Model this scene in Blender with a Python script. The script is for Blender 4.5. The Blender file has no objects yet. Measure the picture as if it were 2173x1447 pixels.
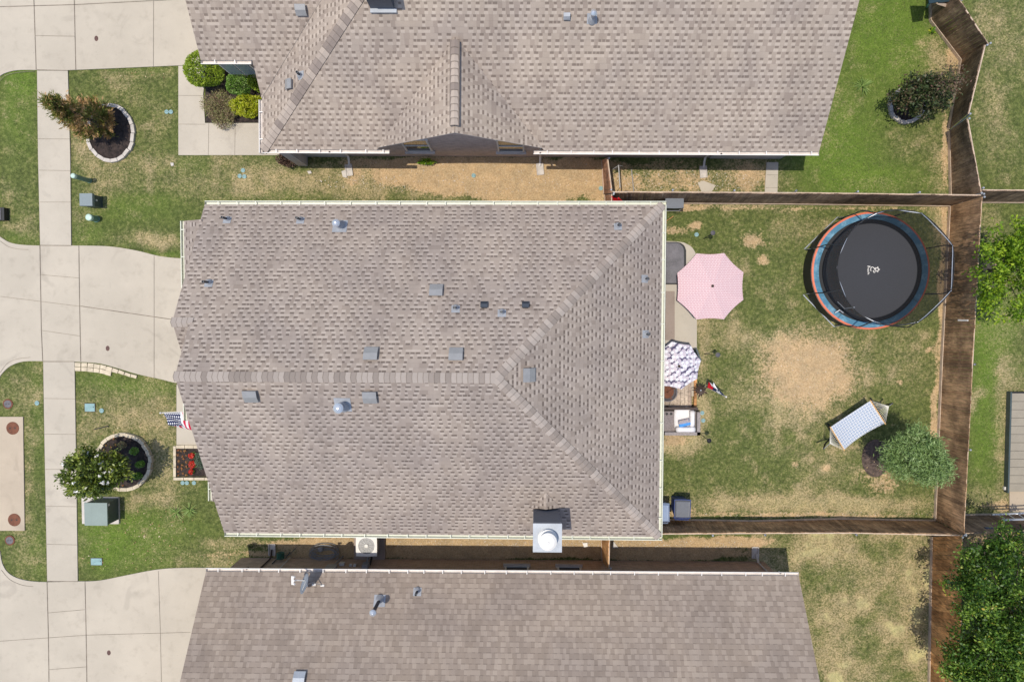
import bpy, bmesh, math, random
import numpy as np
from mathutils import Vector, Matrix
random.seed(7); RNG = np.random.default_rng(7)
scene = bpy.context.scene
col = scene.collection
# ---------------------------------------------------------------- camera (drone looking almost straight down)
PW, PH, FPX, CAMZ = 2173.0, 1447.0, 1449.0, 26.0
NADIR = (1112.0, 667.0)
_n = np.array([(NADIR[0]-PW/2)/FPX, -(NADIR[1]-PH/2)/FPX, -1.0]); _n /= np.linalg.norm(_n)
_x = np.array([1.0, 0, 0]); _x -= _n*_x.dot(_n); _x /= np.linalg.norm(_x)
_z = -_n; _y = np.cross(_z, _x)
CM = np.array([_x, _y, _z])
cam_d = bpy.data.cameras.new('camera'); cam = bpy.data.objects.new('camera', cam_d); col.objects.link(cam)
cam.matrix_world = Matrix.Translation((0, 0, CAMZ)) @ Matrix([list(r) for r in CM]).to_4x4()
cam_d.sensor_width = 36; cam_d.lens = 36*FPX/PW; cam_d.clip_end = 400; cam_d.clip_start = 0.5
scene.camera = cam
# ---------------------------------------------------------------- daylight
SD = Vector((-0.21, -0.014, 1.0)).normalized()
elev = math.asin(SD.z); azim = math.atan2(SD.x, SD.y)
w = bpy.data.worlds.new('World'); scene.world = w; w.use_nodes = True
nt = w.node_tree; sky = nt.nodes.new('ShaderNodeTexSky'); sky.sky_type = 'NISHITA'; sky.sun_disc = False
sky.sun_elevation = elev; sky.sun_rotation = azim
nt.nodes['Background'].inputs[1].default_value = 0.15
nt.links.new(sky.outputs[0], nt.nodes['Background'].inputs[0])
sun_d = bpy.data.lights.new('sun', 'SUN'); sun_d.energy = 2.85; sun_d.angle = math.radians(0.53); sun_d.color = (1, .94, .825)
sun = bpy.data.objects.new('sun', sun_d); col.objects.link(sun)
sun.rotation_euler = SD.to_track_quat('Z', 'Y').to_euler(); sun.location = (-5, -2, 60)
scene.view_settings.view_transform = 'Standard'; scene.view_settings.look = 'None'
scene.view_settings.exposure = 0.33; scene.view_settings.gamma = 1
# ---------------------------------------------------------------- survey: photo position + height -> place in the world
def G(px, py, z=0.0):
    c = np.array([(px-PW/2)/FPX, -(py-PH/2)/FPX, -1.0]); v = CM @ c; t = (z-CAMZ)/v[2]
    return (v[0]*t, v[1]*t)
def G3(px, py, z=0.0):
    a = G(px, py, z); return (a[0], a[1], z)
def GP(pts, z=0.0): return [G(p[0], p[1], z) for p in pts]
def proj(X, Y, Z):
    v = np.stack([X, Y, Z-CAMZ], -1) @ CM   # world->cam = CM^T v
    return PW/2 - FPX*v[..., 0]/v[..., 2], PH/2 + FPX*v[..., 1]/v[..., 2]
# ---------------------------------------------------------------- node helpers
class NT:
    def __init__(s, name):
        s.m = bpy.data.materials.new(name); s.m.use_nodes = True; s.t = s.m.node_tree
        s.b = s.t.nodes['Principled BSDF']
    def n(s, ty, **k):
        o = s.t.nodes.new(ty)
        for a, v in k.items(): setattr(o, a, v)
        return o
    def put(s, sock, v):
        if isinstance(v, bpy.types.NodeSocket): s.t.links.new(v, sock)
        elif isinstance(v, (tuple, list)) and len(v) == 3 and sock.type == 'RGBA': sock.default_value = (*v, 1)
        else: sock.default_value = v
    def math(s, op, a, b=0.0, c=None):
        o = s.n('ShaderNodeMath', operation=op); s.put(o.inputs[0], a); s.put(o.inputs[1], b)
        if c is not None: s.put(o.inputs[2], c)
        return o.outputs[0]
    def mix(s, f, a, b):
        o = s.n('ShaderNodeMix', data_type='RGBA'); s.put(o.inputs['Factor'], f); s.put(o.inputs[6], a); s.put(o.inputs[7], b)
        return o.outputs[2]
    def mul(s, f, a, b):
        o = s.n('ShaderNodeMix', data_type='RGBA', blend_type='MULTIPLY'); s.put(o.inputs['Factor'], f); s.put(o.inputs[6], a); s.put(o.inputs[7], b)
        return o.outputs[2]
    def noise(s, vec, scale, detail=3.0, rough=.55, dist=0.0):
        o = s.n('ShaderNodeTexNoise'); s.put(o.inputs['Vector'], vec); o.inputs['Scale'].default_value = scale
        o.inputs['Detail'].default_value = detail; o.inputs['Roughness'].default_value = rough; o.inputs['Distortion'].default_value = dist
        return o.outputs['Fac']
    def wn(s, a, b=None):
        c = s.n('ShaderNodeCombineXYZ'); s.put(c.inputs[0], a); s.put(c.inputs[1], b if b is not None else 0.37)
        o = s.n('ShaderNodeTexWhiteNoise', noise_dimensions='3D'); s.put(o.inputs[0], c.outputs[0]); return o.outputs['Value']
    def step(s, v, lo, hi):
        o = s.n('ShaderNodeMapRange', interpolation_type='SMOOTHSTEP'); s.put(o.inputs[0], v)
        o.inputs[1].default_value = lo; o.inputs[2].default_value = hi; return o.outputs[0]
    def ramp(s, v, stops):
        o = s.n('ShaderNodeValToRGB'); s.put(o.inputs[0], v); e = o.color_ramp.elements
        while len(e) < len(stops): e.new(.5)
        for k, (p, c) in enumerate(stops): e[k].position = p; e[k].color = (*c, 1)
        return o.outputs[0]
    def obj(s): return s.n('ShaderNodeTexCoord').outputs['Object']
    def geo(s): return s.n('ShaderNodeNewGeometry').outputs['Position']
    def uv(s):
        o = s.n('ShaderNodeSeparateXYZ'); s.t.links.new(s.n('ShaderNodeTexCoord').outputs['UV'], o.inputs[0]); return o.outputs[0], o.outputs[1]
    def bump(s, h, dist, strength=1.0):
        o = s.n('ShaderNodeBump'); s.put(o.inputs['Height'], h); o.inputs['Distance'].default_value = dist; o.inputs['Strength'].default_value = strength
        s.t.links.new(o.outputs[0], s.b.inputs['Normal'])
    def out(s, c, rough=.8, metal=0.0, spec=.5):
        s.put(s.b.inputs['Base Color'], c); s.put(s.b.inputs['Roughness'], rough); s.b.inputs['Metallic'].default_value = metal
        s.b.inputs['Specular IOR Level'].default_value = spec; return s.m
def simple(name, c, rough=.7, metal=0.0, var=.12, scale=6.0, bump=0.0, spec=.5):
    s = NT(name); p = s.obj(); f = s.noise(p, scale, 4); g = s.noise(p, scale*9, 2)
    f = s.math('ADD', s.math('MULTIPLY', f, .65), s.math('MULTIPLY', g, .35))
    f = s.step(f, .3, .7)
    a = tuple(max(0, v*(1-var)) for v in c); b = tuple(min(1, v*(1+var)) for v in c)
    if bump: s.bump(g, bump)
    return s.out(s.mix(f, a, b), rough, metal, spec)
M = {}
# ---- laminated roof shingles; uv = metres along the eave / up the slope
def shingles(name, light, mid, dark, dash, dash_amt=1.0, style=0, ex=.153, cw=.136):
    s = NT(name); u, v = s.uv()
    vr = s.math('DIVIDE', v, ex); row = s.math('FLOOR', vr); fv = s.math('FRACT', vr)
    u0 = s.math('ADD', u, s.math('MULTIPLY', s.wn(row, 3.1), 7.7))
    cv = s.n('ShaderNodeCombineXYZ'); s.put(cv.inputs[0], u0); s.put(cv.inputs[1], s.math('MULTIPLY', row, 3.71))
    wv = s.noise(cv.outputs[0], 3.3, 1.0)
    u1 = s.math('ADD', u0, s.math('MULTIPLY', s.math('SUBTRACT', wv, .5), .20))
    cu = s.math('DIVIDE', u1, .0+cw); cc = s.math('FLOOR', cu); fu = s.math('FRACT', cu)
    r1 = s.wn(cc, row); r2 = s.wn(s.math('ADD', cc, 71.3), row)
    par = s.math('MODULO', s.math('ABSOLUTE', cc), 2.0)
    odd = s.math('GREATER_THAN', par, .5)
    rec = s.math('MULTIPLY', odd, s.math('GREATER_THAN', r1, .13))
    ex = s.math('MULTIPLY', s.math('SUBTRACT', 1.0, odd), s.math('GREATER_THAN', r1, .965))
    rec = s.math('MAXIMUM', rec, ex)
    ed = s.math('MULTIPLY', s.step(fu, .05, .14), s.math('SUBTRACT', 1.0, s.step(fu, .86, .95)))
    gp = s.geo(); big = s.noise(gp, .55, 3); fine = s.noise(gp, 55, 2)
    if style == 0:
        base = s.mix(s.step(r2, .70, .80), mid, dark)
        lightm = s.math('MULTIPLY', rec, s.math('SUBTRACT', 1.0, s.step(fv, .50, .62)))
        base = s.mix(s.math('MULTIPLY', lightm, .95), base, light)
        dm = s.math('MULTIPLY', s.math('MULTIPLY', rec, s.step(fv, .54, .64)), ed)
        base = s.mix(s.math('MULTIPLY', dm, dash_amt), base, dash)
        line = s.math('MULTIPLY', s.math('SUBTRACT', 1.0, s.step(fv, .0, .10)), .22)  # butt-edge shadow of each course, painted in as a dark line
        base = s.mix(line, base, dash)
    else:
        base = s.mix(s.step(r2, .45, .6), light, mid); base = s.mix(s.step(r1, .62, .8), base, dark)
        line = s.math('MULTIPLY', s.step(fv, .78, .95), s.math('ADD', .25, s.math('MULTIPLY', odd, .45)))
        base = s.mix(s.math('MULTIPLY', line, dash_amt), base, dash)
    base = s.mul(1.0, base, s.mix(s.step(big, .3, .7), (.89, .89, .90), (1.07, 1.06, 1.03)))
    c2 = s.n('ShaderNodeCombineXYZ'); s.put(c2.inputs[0], s.math('MULTIPLY', u, 1.6)); s.put(c2.inputs[1], s.math('MULTIPLY', v, .16)); sn = s.noise(c2.outputs[0], 1.0, 4, .6)
    base = s.mul(1.0, base, s.mix(s.step(sn, .32, .68), (.935, .93, .925), (1.05, 1.05, 1.05)))
    base = s.mul(1.0, base, s.mix(fine, (.86, .86, .86), (1.14, 1.14, 1.14)))
    s.bump(s.math('ADD', s.math('MULTIPLY', rec, -.5), s.math('MULTIPLY', fv, -.5)), .006, .6)
    return s.out(base, .92, 0, .25)
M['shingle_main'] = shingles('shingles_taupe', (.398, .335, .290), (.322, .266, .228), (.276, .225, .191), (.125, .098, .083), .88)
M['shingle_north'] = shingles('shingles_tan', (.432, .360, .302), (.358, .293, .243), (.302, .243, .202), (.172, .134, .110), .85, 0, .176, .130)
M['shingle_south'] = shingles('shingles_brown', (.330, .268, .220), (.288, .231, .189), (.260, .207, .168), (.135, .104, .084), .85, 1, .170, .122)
def capmat(name, a, b, dash):
    s = NT(name); u, v = s.uv(); r = s.wn(s.math('FLOOR', u), 1.7); f = s.math('FRACT', u)
    base = s.ramp(r, [(0, a), (.45, tuple(x*.94 for x in a)), (.6, b), (1, tuple(x*.85 for x in b))])
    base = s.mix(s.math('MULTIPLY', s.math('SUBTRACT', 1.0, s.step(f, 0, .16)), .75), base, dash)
    base = s.mul(1.0, base, s.mix(s.noise(s.geo(), 60, 2), (.88, .88, .88), (1.12, 1.12, 1.12)))
    return s.out(base, .92, 0, .25)
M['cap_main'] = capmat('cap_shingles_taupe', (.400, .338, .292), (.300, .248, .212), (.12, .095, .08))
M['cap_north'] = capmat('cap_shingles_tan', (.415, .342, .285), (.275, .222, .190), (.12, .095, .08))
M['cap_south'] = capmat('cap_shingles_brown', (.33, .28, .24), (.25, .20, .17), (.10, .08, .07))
# ---- concrete
def concrete(name, c, st=.16):
    s = NT(name); p = s.geo(); a = s.noise(p, .35, 4, .6); b = s.noise(p, 2.2, 5, .65); f = s.noise(p, 40, 3)
    base = s.mix(s.step(a, .35, .68), tuple(x*.93 for x in c), tuple(x*1.05 for x in c))
    base = s.mul(s.math('MULTIPLY', s.step(b, .50, .75), st*3.4), base, (.78, .77, .76))
    base = s.mul(1.0, base, s.mix(f, (.93, .93, .93), (1.07, 1.07, 1.07)))
    sp = s.math('GREATER_THAN', s.noise(p, 11, 1), .80)
    base = s.mul(s.math('MULTIPLY', sp, .35), base, (.45, .42, .38))
    c = s.noise(p, .8, 3, .5, 1.2); base = s.mul(s.math('MULTIPLY', s.step(c, .60, .72), .5), base, (.78, .775, .78))
    s.bump(f, .003); return s.out(base, .88, 0, .3)
M['concrete'] = concrete('concrete', (.475, .415, .333))
M['concrete_walk'] = concrete('walk_concrete', (.478, .420, .340), .12)
M['concrete_pad'] = concrete('pad_concrete', (.465, .38, .285), .10)
M['concrete_brown'] = concrete('brown_paving', (.31, .245, .205))
M['joint'] = simple('joint_filler', (.20, .165, .13), .95, var=.4, scale=3)
M['joint_dark'] = simple('joint_dark', (.10, .08, .055), .95, var=.4, scale=3)
M['block'] = simple('edging_concrete', (.52, .47, .42), .9, var=.16, scale=5, bump=.004)
M['limestone'] = simple('edging_limestone', (.56, .47, .34), .9, var=.2, scale=5, bump=.004)
M['white'] = simple('white_metal', (.72, .68, .63), .45, var=.05)
M['cream'] = simple('cream_gutter', (.60, .60, .49), .45, var=.06)
M['gutter_in'] = simple('gutter_trough', (.62, .55, .50), .6, var=.15, scale=3)
M['trim'] = simple('house_trim', (.60, .56, .50), .6, var=.06)
M['glass'] = simple('window_glass', (.02, .022, .022), .05, 0, var=.1, spec=.8)
M['galv'] = simple('galvanised_steel', (.36, .38, .41), .5, .2, var=.12, scale=3)
M['vent_grey'] = simple('vent_grey', (.27, .265, .262), .45, .1, var=.08)
M['vent_dark'] = simple('vent_dark', (.035, .045, .06), .4, .2, var=.1)
M['lead'] = simple('lead_flashing', (.33, .34, .36), .55, .1, var=.12)
M['black'] = simple('black_rubber', (.012, .012, .013), .6, var=.2)
M['pipe_dark'] = simple('dark_pipe', (.035, .042, .055), .5, .2, var=.15)
M['mulch'] = simple('bark_mulch', (.038, .026, .022), .95, var=.75, scale=9, bump=.02)
M['mulch_brown'] = simple('thin_mulch', (.10, .07, .055), .95, var=.6, scale=7, bump=.02)
M['bark'] = simple('tree_bark', (.13, .10, .075), .9, var=.3, scale=8, bump=.01)
M['util_green'] = simple('utility_green', (.20, .25, .225), .5, var=.06, scale=3)
M['util_dark'] = simple('utility_dark_green', (.055, .075, .075), .5, var=.1)
M['lid_teal'] = simple('valve_lid_teal', (.22, .35, .35), .7, var=.14)
M['bollard'] = simple('bollard_green', (.13, .235, .175), .45, var=.06)
M['bollard_cap'] = simple('bollard_cap_mint', (.46, .60, .51), .4, var=.04)
M['iron'] = simple('rusty_iron', (.17, .065, .035), .8, .3, var=.3, scale=8)
M['iron_grey'] = simple('grey_iron', (.13, .12, .13), .7, .3, var=.25, scale=8)
M['cleanout'] = simple('cleanout_cover', (.11, .055, .045), .7, .2, var=.3)
M['steel'] = simple('aluminium', (.55, .57, .60), .35, .6, var=.08)
M['dark_wood'] = simple('dark_stained_wood', (.050, .028, .020), .6, var=.3)
def brick(name, a, b, mortar):
    s = NT(name); o = s.n('ShaderNodeTexBrick'); s.t.links.new(s.n('ShaderNodeTexCoord').outputs['UV'], o.inputs[0])
    s.put(o.inputs[1], a); s.put(o.inputs[2], b); s.put(o.inputs[3], mortar); o.inputs['Scale'].default_value = 1
    o.inputs['Brick Width'].default_value = .21; o.inputs['Row Height'].default_value = .075; o.inputs['Mortar Size'].default_value = .008
    c = s.mul(1.0, o.outputs[0], s.mix(s.noise(s.geo(), 5, 4), (.75, .75, .75), (1.2, 1.2, 1.2)))
    return s.out(c, .9, 0, .2)
M['brick_north'] = brick('brick_grey_brown', (.52, .43, .38), (.38, .31, .275), (.50, .44, .40))
M['brick_south'] = brick('brick_tan', (.52, .35, .235), (.38, .25, .17), (.50, .40, .31))
M['siding'] = simple('grey_siding', (.42, .43, .45), .7, var=.05)
# ---- cedar pickets : uv.x = random per picket
def pickets(name, a, b, c):
    s = NT(name); u, v = s.uv(); p = s.geo()
    st = s.n('ShaderNodeMapping'); s.put(st.inputs[0], p); st.inputs['Scale'].default_value = (9, 9, 1.2)
    g = s.noise(st.outputs[0], 2.2, 4, .7); q = s.noise(p, .9, 5, .7)
    base = s.ramp(u, [(0, a), (.5, b), (1, c)])
    base = s.mul(1.0, base, s.mix(s.step(g, .3, .7), (.62, .60, .58), (1.25, 1.2, 1.15)))
    base = s.mul(1.0, base, s.mix(s.step(q, .35, .65), (.56, .53, .50), (1.36, 1.30, 1.20)))
    return s.out(base, .85, 0, .2)
M['picket'] = pickets('cedar_pickets_brown', (.37, .235, .145), (.50, .335, .21), (.30, .20, .13))
M['picket_orange'] = pickets('cedar_pickets_orange', (.58, .31, .14), (.68, .40, .19), (.50, .27, .125))
M['picket_grey'] = pickets('cedar_pickets_dark', (.24, .165, .12), (.33, .24, .18), (.19, .135, .105))
M['picket_new'] = pickets('cedar_pickets_new', (.42, .24, .16), (.48, .28, .19), (.38, .21, .14))
M['fence_rail'] = simple('fence_rail_wood', (.52, .40, .30), .85, var=.25, scale=4)
# ---- leaves : uv.x = random per leaf
def leafmat(name, stops, rough=.5, trans=.25):
    s = NT(name); u, v = s.uv(); c = s.ramp(u, stops)
    s.out(c, rough, 0, .4)
    tr = s.n('ShaderNodeBsdfTranslucent'); s.put(tr.inputs[0], c)
    mx = s.n('ShaderNodeMixShader'); mx.inputs[0].default_value = trans
    s.t.links.new(s.b.outputs[0], mx.inputs[1]); s.t.links.new(tr.outputs[0], mx.inputs[2])
    s.t.links.new(mx.outputs[0], s.t.nodes['Material Output'].inputs[0]); return s.m
# ---------------------------------------------------------------- mesh builder (world coordinates; build() moves them to the parent's frame)
FR = {}
class MB:
    def __init__(s): s.v = []; s.f = []; s.uv = {}; s.mi = []; s.cur = 0
    def face(s, pts, uv=None, m=None):
        i = len(s.v); s.v += [tuple(p) for p in pts]; s.f.append(tuple(range(i, i+len(pts))))
        s.mi.append(s.cur if m is None else m)
        if uv is not None: s.uv[len(s.f)-1] = uv
    def addv(s, pts): i = len(s.v); s.v += [tuple(p) for p in pts]; return i
    def addf(s, f, uv=None):
        s.f.append(tuple(f)); s.mi.append(s.cur)
        if uv is not None: s.uv[len(s.f)-1] = uv
    def box(s, c, d, rz=0.0, uvr=None, tilt=None):
        hx, hy, hz = d[0]/2, d[1]/2, d[2]/2; R = Matrix.Rotation(rz, 3, 'Z')
        if tilt is not None: R = tilt
        P = [Vector(c)+R @ Vector((x*hx, y*hy, z*hz)) for z in (-1, 1) for y in (-1, 1) for x in (-1, 1)]
        i = s.addv(P); uv = None
        for f in ((0, 2, 3, 1), (4, 5, 7, 6), (0, 1, 5, 4), (2, 6, 7, 3), (0, 4, 6, 2), (1, 3, 7, 5)):
            if uvr is not None: uv = [(uvr, .5)]*4
            s.addf([i+k for k in f], uv)
        return s
    def hexa(s, b, t, uvr=None):     # bottom 4, top 4 points
        i = s.addv(list(b)+list(t)); uv = [(uvr, .5)]*4 if uvr is not None else None
        s.addf([i+3, i+2, i+1, i], uv); s.addf([i+4, i+5, i+6, i+7], uv)
        for k in range(4): s.addf([i+k, i+(k+1) % 4, i+4+(k+1) % 4, i+4+k], uv)
        return s
    def prism(s, poly, z0, z1):
        n = len(poly)
        a = sum(poly[k][0]*poly[(k+1) % n][1]-poly[(k+1) % n][0]*poly[k][1] for k in range(n))
        if a < 0: poly = poly[::-1]
        i = s.addv([(x, y, z0) for x, y in poly]+[(x, y, z1) for x, y in poly])
        s.addf([i+k for k in range(n)][::-1]); s.addf([i+n+k for k in range(n)])
        for k in range(n): s.addf([i+k, i+(k+1) % n, i+n+(k+1) % n, i+n+k])
        return s
    def tube(s, pts, r, n=8, close=False, cap=True):
        pts = [Vector(p) for p in pts]; L = len(pts); r = r if isinstance(r, (list, tuple)) else [r]*L
        rings = []; up = Vector((0, 0, 1))
        for k, p in enumerate(pts):
            if close: d = pts[(k+1) % L]-pts[k-1]
            else: d = pts[min(k+1, L-1)]-pts[max(k-1, 0)]
            d.normalize(); a = d.cross(up)
            if a.length < .05: a = d.cross(Vector((0, 1, 0)))
            a.normalize(); b = a.cross(d)
            rings.append(s.addv([p+(a*math.cos(t)+b*math.sin(t))*r[k] for t in [2*math.pi*q/n for q in range(n)]]))
        for k in range(L if close else L-1):
            A, B = rings[k], rings[(k+1) % L]
            for q in range(n): s.addf([A+q, A+(q+1) % n, B+(q+1) % n, B+q])
        if cap and not close:
            s.addf([rings[0]+q for q in range(n)]); s.addf([rings[-1]+q for q in range(n)][::-1])
        return s
    def lathe(s, c, prof, n=24, sx=1.0, sy=1.0, rz=0.0):   # prof [(r,z)...] bottom to top
        rings = []
        for r, z in prof:
            rings.append(s.addv([(c[0]+r*(sx*math.cos(t)*math.cos(rz)-sy*math.sin(t)*math.sin(rz)), c[1]+r*(sx*math.cos(t)*math.sin(rz)+sy*math.sin(t)*math.cos(rz)), c[2]+z) for t in [2*math.pi*q/n for q in range(n)]]))
        for A, B in zip(rings, rings[1:]):
            for q in range(n): s.addf([A+q, A+(q+1) % n, B+(q+1) % n, B+q])
        s.addf([rings[0]+q for q in range(n)][::-1]); s.addf([rings[-1]+q for q in range(n)])
        return s
    def build(s, name, m, parent=None, smooth=False, loc=None, rz=0.0, local=False):
        me = bpy.data.meshes.new(name); ms = m if isinstance(m, (list, tuple)) else [m]
        fl, fr = (loc or (0, 0, 0)), rz
        if parent is not None: fl, fr = FR[parent.name]
        V = np.array(s.v, dtype=float).reshape(-1, 3)
        if not local:
            V = V-np.array(fl)
            if fr: ca, sa = math.cos(-fr), math.sin(-fr); V = np.stack([V[:, 0]*ca-V[:, 1]*sa, V[:, 0]*sa+V[:, 1]*ca, V[:, 2]], 1)
        me.from_pydata(V.tolist(), [], s.f)
        for q in ms: me.materials.append(q)
        if any(s.mi): me.polygons.foreach_set('material_index', s.mi)
        if s.uv:
            L = me.uv_layers.new(name='UVMap').data
            for k, uv in s.uv.items():
                st = me.polygons[k].loop_start
                for j, q in enumerate(uv): L[st+j].uv = q
        if smooth: me.polygons.foreach_set('use_smooth', [True]*len(me.polygons))
        me.update(); o = bpy.data.objects.new(name, me); col.objects.link(o)
        if parent is not None: o.parent = parent
        else: o.location = fl; o.rotation_euler = (0, 0, fr)
        FR[o.name] = (fl, fr); return o
def tag(o, label=None, cat=None, group=None, kind=None):
    if label: o['label'] = label
    if cat: o['category'] = cat
    if group: o['group'] = group
    if kind: o['kind'] = kind
    return o
def thing(name, label, cat, loc, rz=0.0, group=None):
    o = bpy.data.objects.new(name, None); col.objects.link(o); o.empty_display_size = .2
    o.location = loc; o.rotation_euler = (0, 0, rz); FR[o.name] = (tuple(loc), rz); return tag(o, label, cat, group)
def kids(o): return [c for c in col.objects if c.parent == o]
def copy_tree(o, loc=None, rz=None, parent=None):
    c = o.copy(); col.objects.link(c)
    if parent is not None: c.parent = parent
    if loc is not None: c.location = loc
    if rz is not None: c.rotation_euler = (0, 0, rz)
    for ch in kids(o): copy_tree(ch, parent=c)
    return c
def smooth_poly(pts, n=6, closed=True):   # Catmull-Rom through the points
    out = []; L = len(pts)
    for k in range(L if closed else L-1):
        p0, p1, p2, p3 = [np.array(pts[(k+j) % L] if closed else pts[min(max(k+j, 0), L-1)], float) for j in (-1, 0, 1, 2)]
        for t in np.linspace(0, 1, n, endpoint=False):
            out.append(tuple(.5*((2*p1)+(-p0+p2)*t+(2*p0-5*p1+4*p2-p3)*t*t+(-p0+3*p1-3*p2+p3)*t**3)))
    if not closed: out.append(tuple(pts[-1]))
    return out
# ================================================================= HOUSES
def slab(mb, pts, updir, th=.05, org=(0, 0), m=0, zlift=0.0):
    """roof plane: 3-D polygon, updir = unit 2-D direction up the slope"""
    pts = [Vector((p[0], p[1], p[2]+zlift)) for p in pts]
    nrm = Vector((0, 0, 0))
    for k in range(len(pts)):
        a, b = pts[k], pts[(k+1) % len(pts)]; nrm += Vector(((a.y-b.y)*(a.z+b.z), (a.z-b.z)*(a.x+b.x), (a.x-b.x)*(a.y+b.y)))
    if nrm.z < 0: pts = pts[::-1]; nrm = -nrm
    nrm.normalize(); U = Vector((updir[0], updir[1], 0)); cs = nrm.z; A = Vector((updir[1], -updir[0], 0))
    def uv(p): q = Vector((p.x-org[0], p.y-org[1], 0)); return (q.dot(A)+50, q.dot(U)/cs)
    mb.face(pts, [uv(p) for p in pts], m)
    lo = [p-Vector((0, 0, th)) for p in pts]
    mb.face(lo[::-1], [(0, 0)]*len(lo), 1)
    for k in range(len(pts)):
        j = (k+1) % len(pts); mb.face([pts[k], lo[k], lo[j], pts[j]], [(0, 0)]*4, 1)
def caps(mb, A, B, downs, wd=.155, ex=.165, z=.03):
    """overlapping cap shingles from low/far A to B; downs = two unit-ish side directions incl. z drop"""
    A = Vector(A); B = Vector(B); L = (B-A).length; n = max(1, int(L/ex)); d = (B-A)/n
    for k in range(n):
        a = A+d*(k-.12); b = A+d*(k+1.0)
        for i, s in enumerate(downs):
            s = Vector(s)*wd; hi = Vector((0, 0, z+.016)); lo = Vector((0, 0, z))
            p = [a+hi, a+s+hi*.8, b+s+lo*.8, b+lo]
            if i: p = p[::-1]; uv = [(k+.999, 0), (k+.999, 0), (k+.001, 0), (k+.001, 0)]
            else: uv = [(k+.001, 0), (k+.001, 0), (k+.999, 0), (k+.999, 0)]
            mb.face(p, uv, 0)
            q = [a+hi, a+s+hi*.8, a+s, a]; mb.face(q, [(k+.01, 0)]*4, 0)
            q = [a+s+hi*.8, b+s+lo*.8, b+s-Vector((0, 0, .01)), a+s-Vector((0, 0, .01))]; mb.face(q, [(k+.01, 0)]*4, 0)
def gutter(parent, p0, p1, outd, m, z=None, wd=.10, step=.78, name='gutter', local=True):
    """open K-style trough along p0->p1 with strap hangers; outd points away from the roof"""
    z = Z0 if z is None else z
    mb = MB(); p0 = Vector((p0[0], p0[1], 0)); p1 = Vector((p1[0], p1[1], 0)); o = Vector((outd[0], outd[1], 0)); h = .12
    prof = [(0.0, 0, 0.0, -h), (.0, -h, wd*.8, -h), (wd*.8, -h, wd, 0)]
    t = .012
    def strip(a, b, za, zb, mi):
        mb.face([p0+o*a+Vector((0, 0, z+za)), p1+o*a+Vector((0, 0, z+za)), p1+o*b+Vector((0, 0, z+zb)), p0+o*b+Vector((0, 0, z+zb))], None, mi)
    strip(0, 0, 0, -h, 0); strip(0, wd*.8, -h, -h, 0); strip(wd*.8, wd, -h, 0, 0); strip(wd, wd+.022, 0, .002, 0); strip(wd+.022, wd+.018, .002, -.02, 0)
    strip(wd+.018, wd*.8+.01, -.02, -h-.01, 0); strip(wd*.8+.01, -.01, -h-.01, -h-.01, 0)
    strip(.004, wd*.8, -h+.02, -h+.02, 1)
    L = (p1-p0).length; d = (p1-p0)/L
    for q in (p0, p1):
        mb.face([q+Vector((0, 0, z)), q+o*wd+Vector((0, 0, z)), q+o*wd*.8+Vector((0, 0, z-h)), q+Vector((0, 0, z-h))], None, 0)
    k = step*.6
    rr = random.Random(int(L*100))
    while k < L-.1:
        c = p0+d*k+o*(wd*.5)+Vector((0, 0, z+.004)); mb.cur = 0
        mb.box(c, (.028 if abs(o.y) > .5 else wd+.03, wd+.03 if abs(o.y) > .5 else .028, .01)); k += step*rr.uniform(.75, 1.2)
    return mb.build(name, [m, M['gutter_in'] if m is M['white'] else m], parent, local=local)
def wallbox(x0, x1, y0, y1, z0, z1, gable=None, mb=None):
    mb = mb or MB(); P = [(x0, y0), (x1, y0), (x1, y1), (x0, y1)]
    for k in range(4):
        a, b = P[k], P[(k+1) % 4]; L = math.dist(a, b)
        mb.face([(*a, z0), (*b, z0), (*b, z1), (*a, z1)], [(0, z0), (L, z0), (L, z1), (0, z1)])
    mb.face([(*p, z1) for p in P], [(0, 0)]*4); return mb
def downspout(parent, top, bot, m, side):
    """side = outward 2-D direction; runs from gutter back to wall then to the ground with a kick-out"""
    s = Vector((side[0], side[1], 0)); t = Vector(top); b = Vector(bot)
    mb = MB(); mb.tube([t, t-Vector((0, 0, .12)), Vector((b.x, b.y, t.z-.5)), Vector((b.x, b.y, .25)), Vector((b.x, b.y, .12))+s*.12, Vector((b.x, b.y, .06))+s*.3], .04, 4)
    return mb.build('downspout', m, parent, local=True)
def rot2(x, y, a): return (x*math.cos(a)-y*math.sin(a), x*math.sin(a)+y*math.cos(a))
class House:
    def __init__(s, name, label, c, a, group):
        s.c, s.a = c, a; s.root = thing(name, label, 'house', (c[0], c[1], 0), a, group)
    def L(s, x, y, z): return rot2(x-s.c[0], y-s.c[1], -s.a)+(z,)
    def roofpt(s, px, py, zf, lift=0.0):
        z = 3.5
        for _ in range(12):
            X, Y = G(px, py, z+lift); l = s.L(X, Y, 0); z = zf(l[0], l[1])
        return Vector((l[0], l[1], z))
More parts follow.
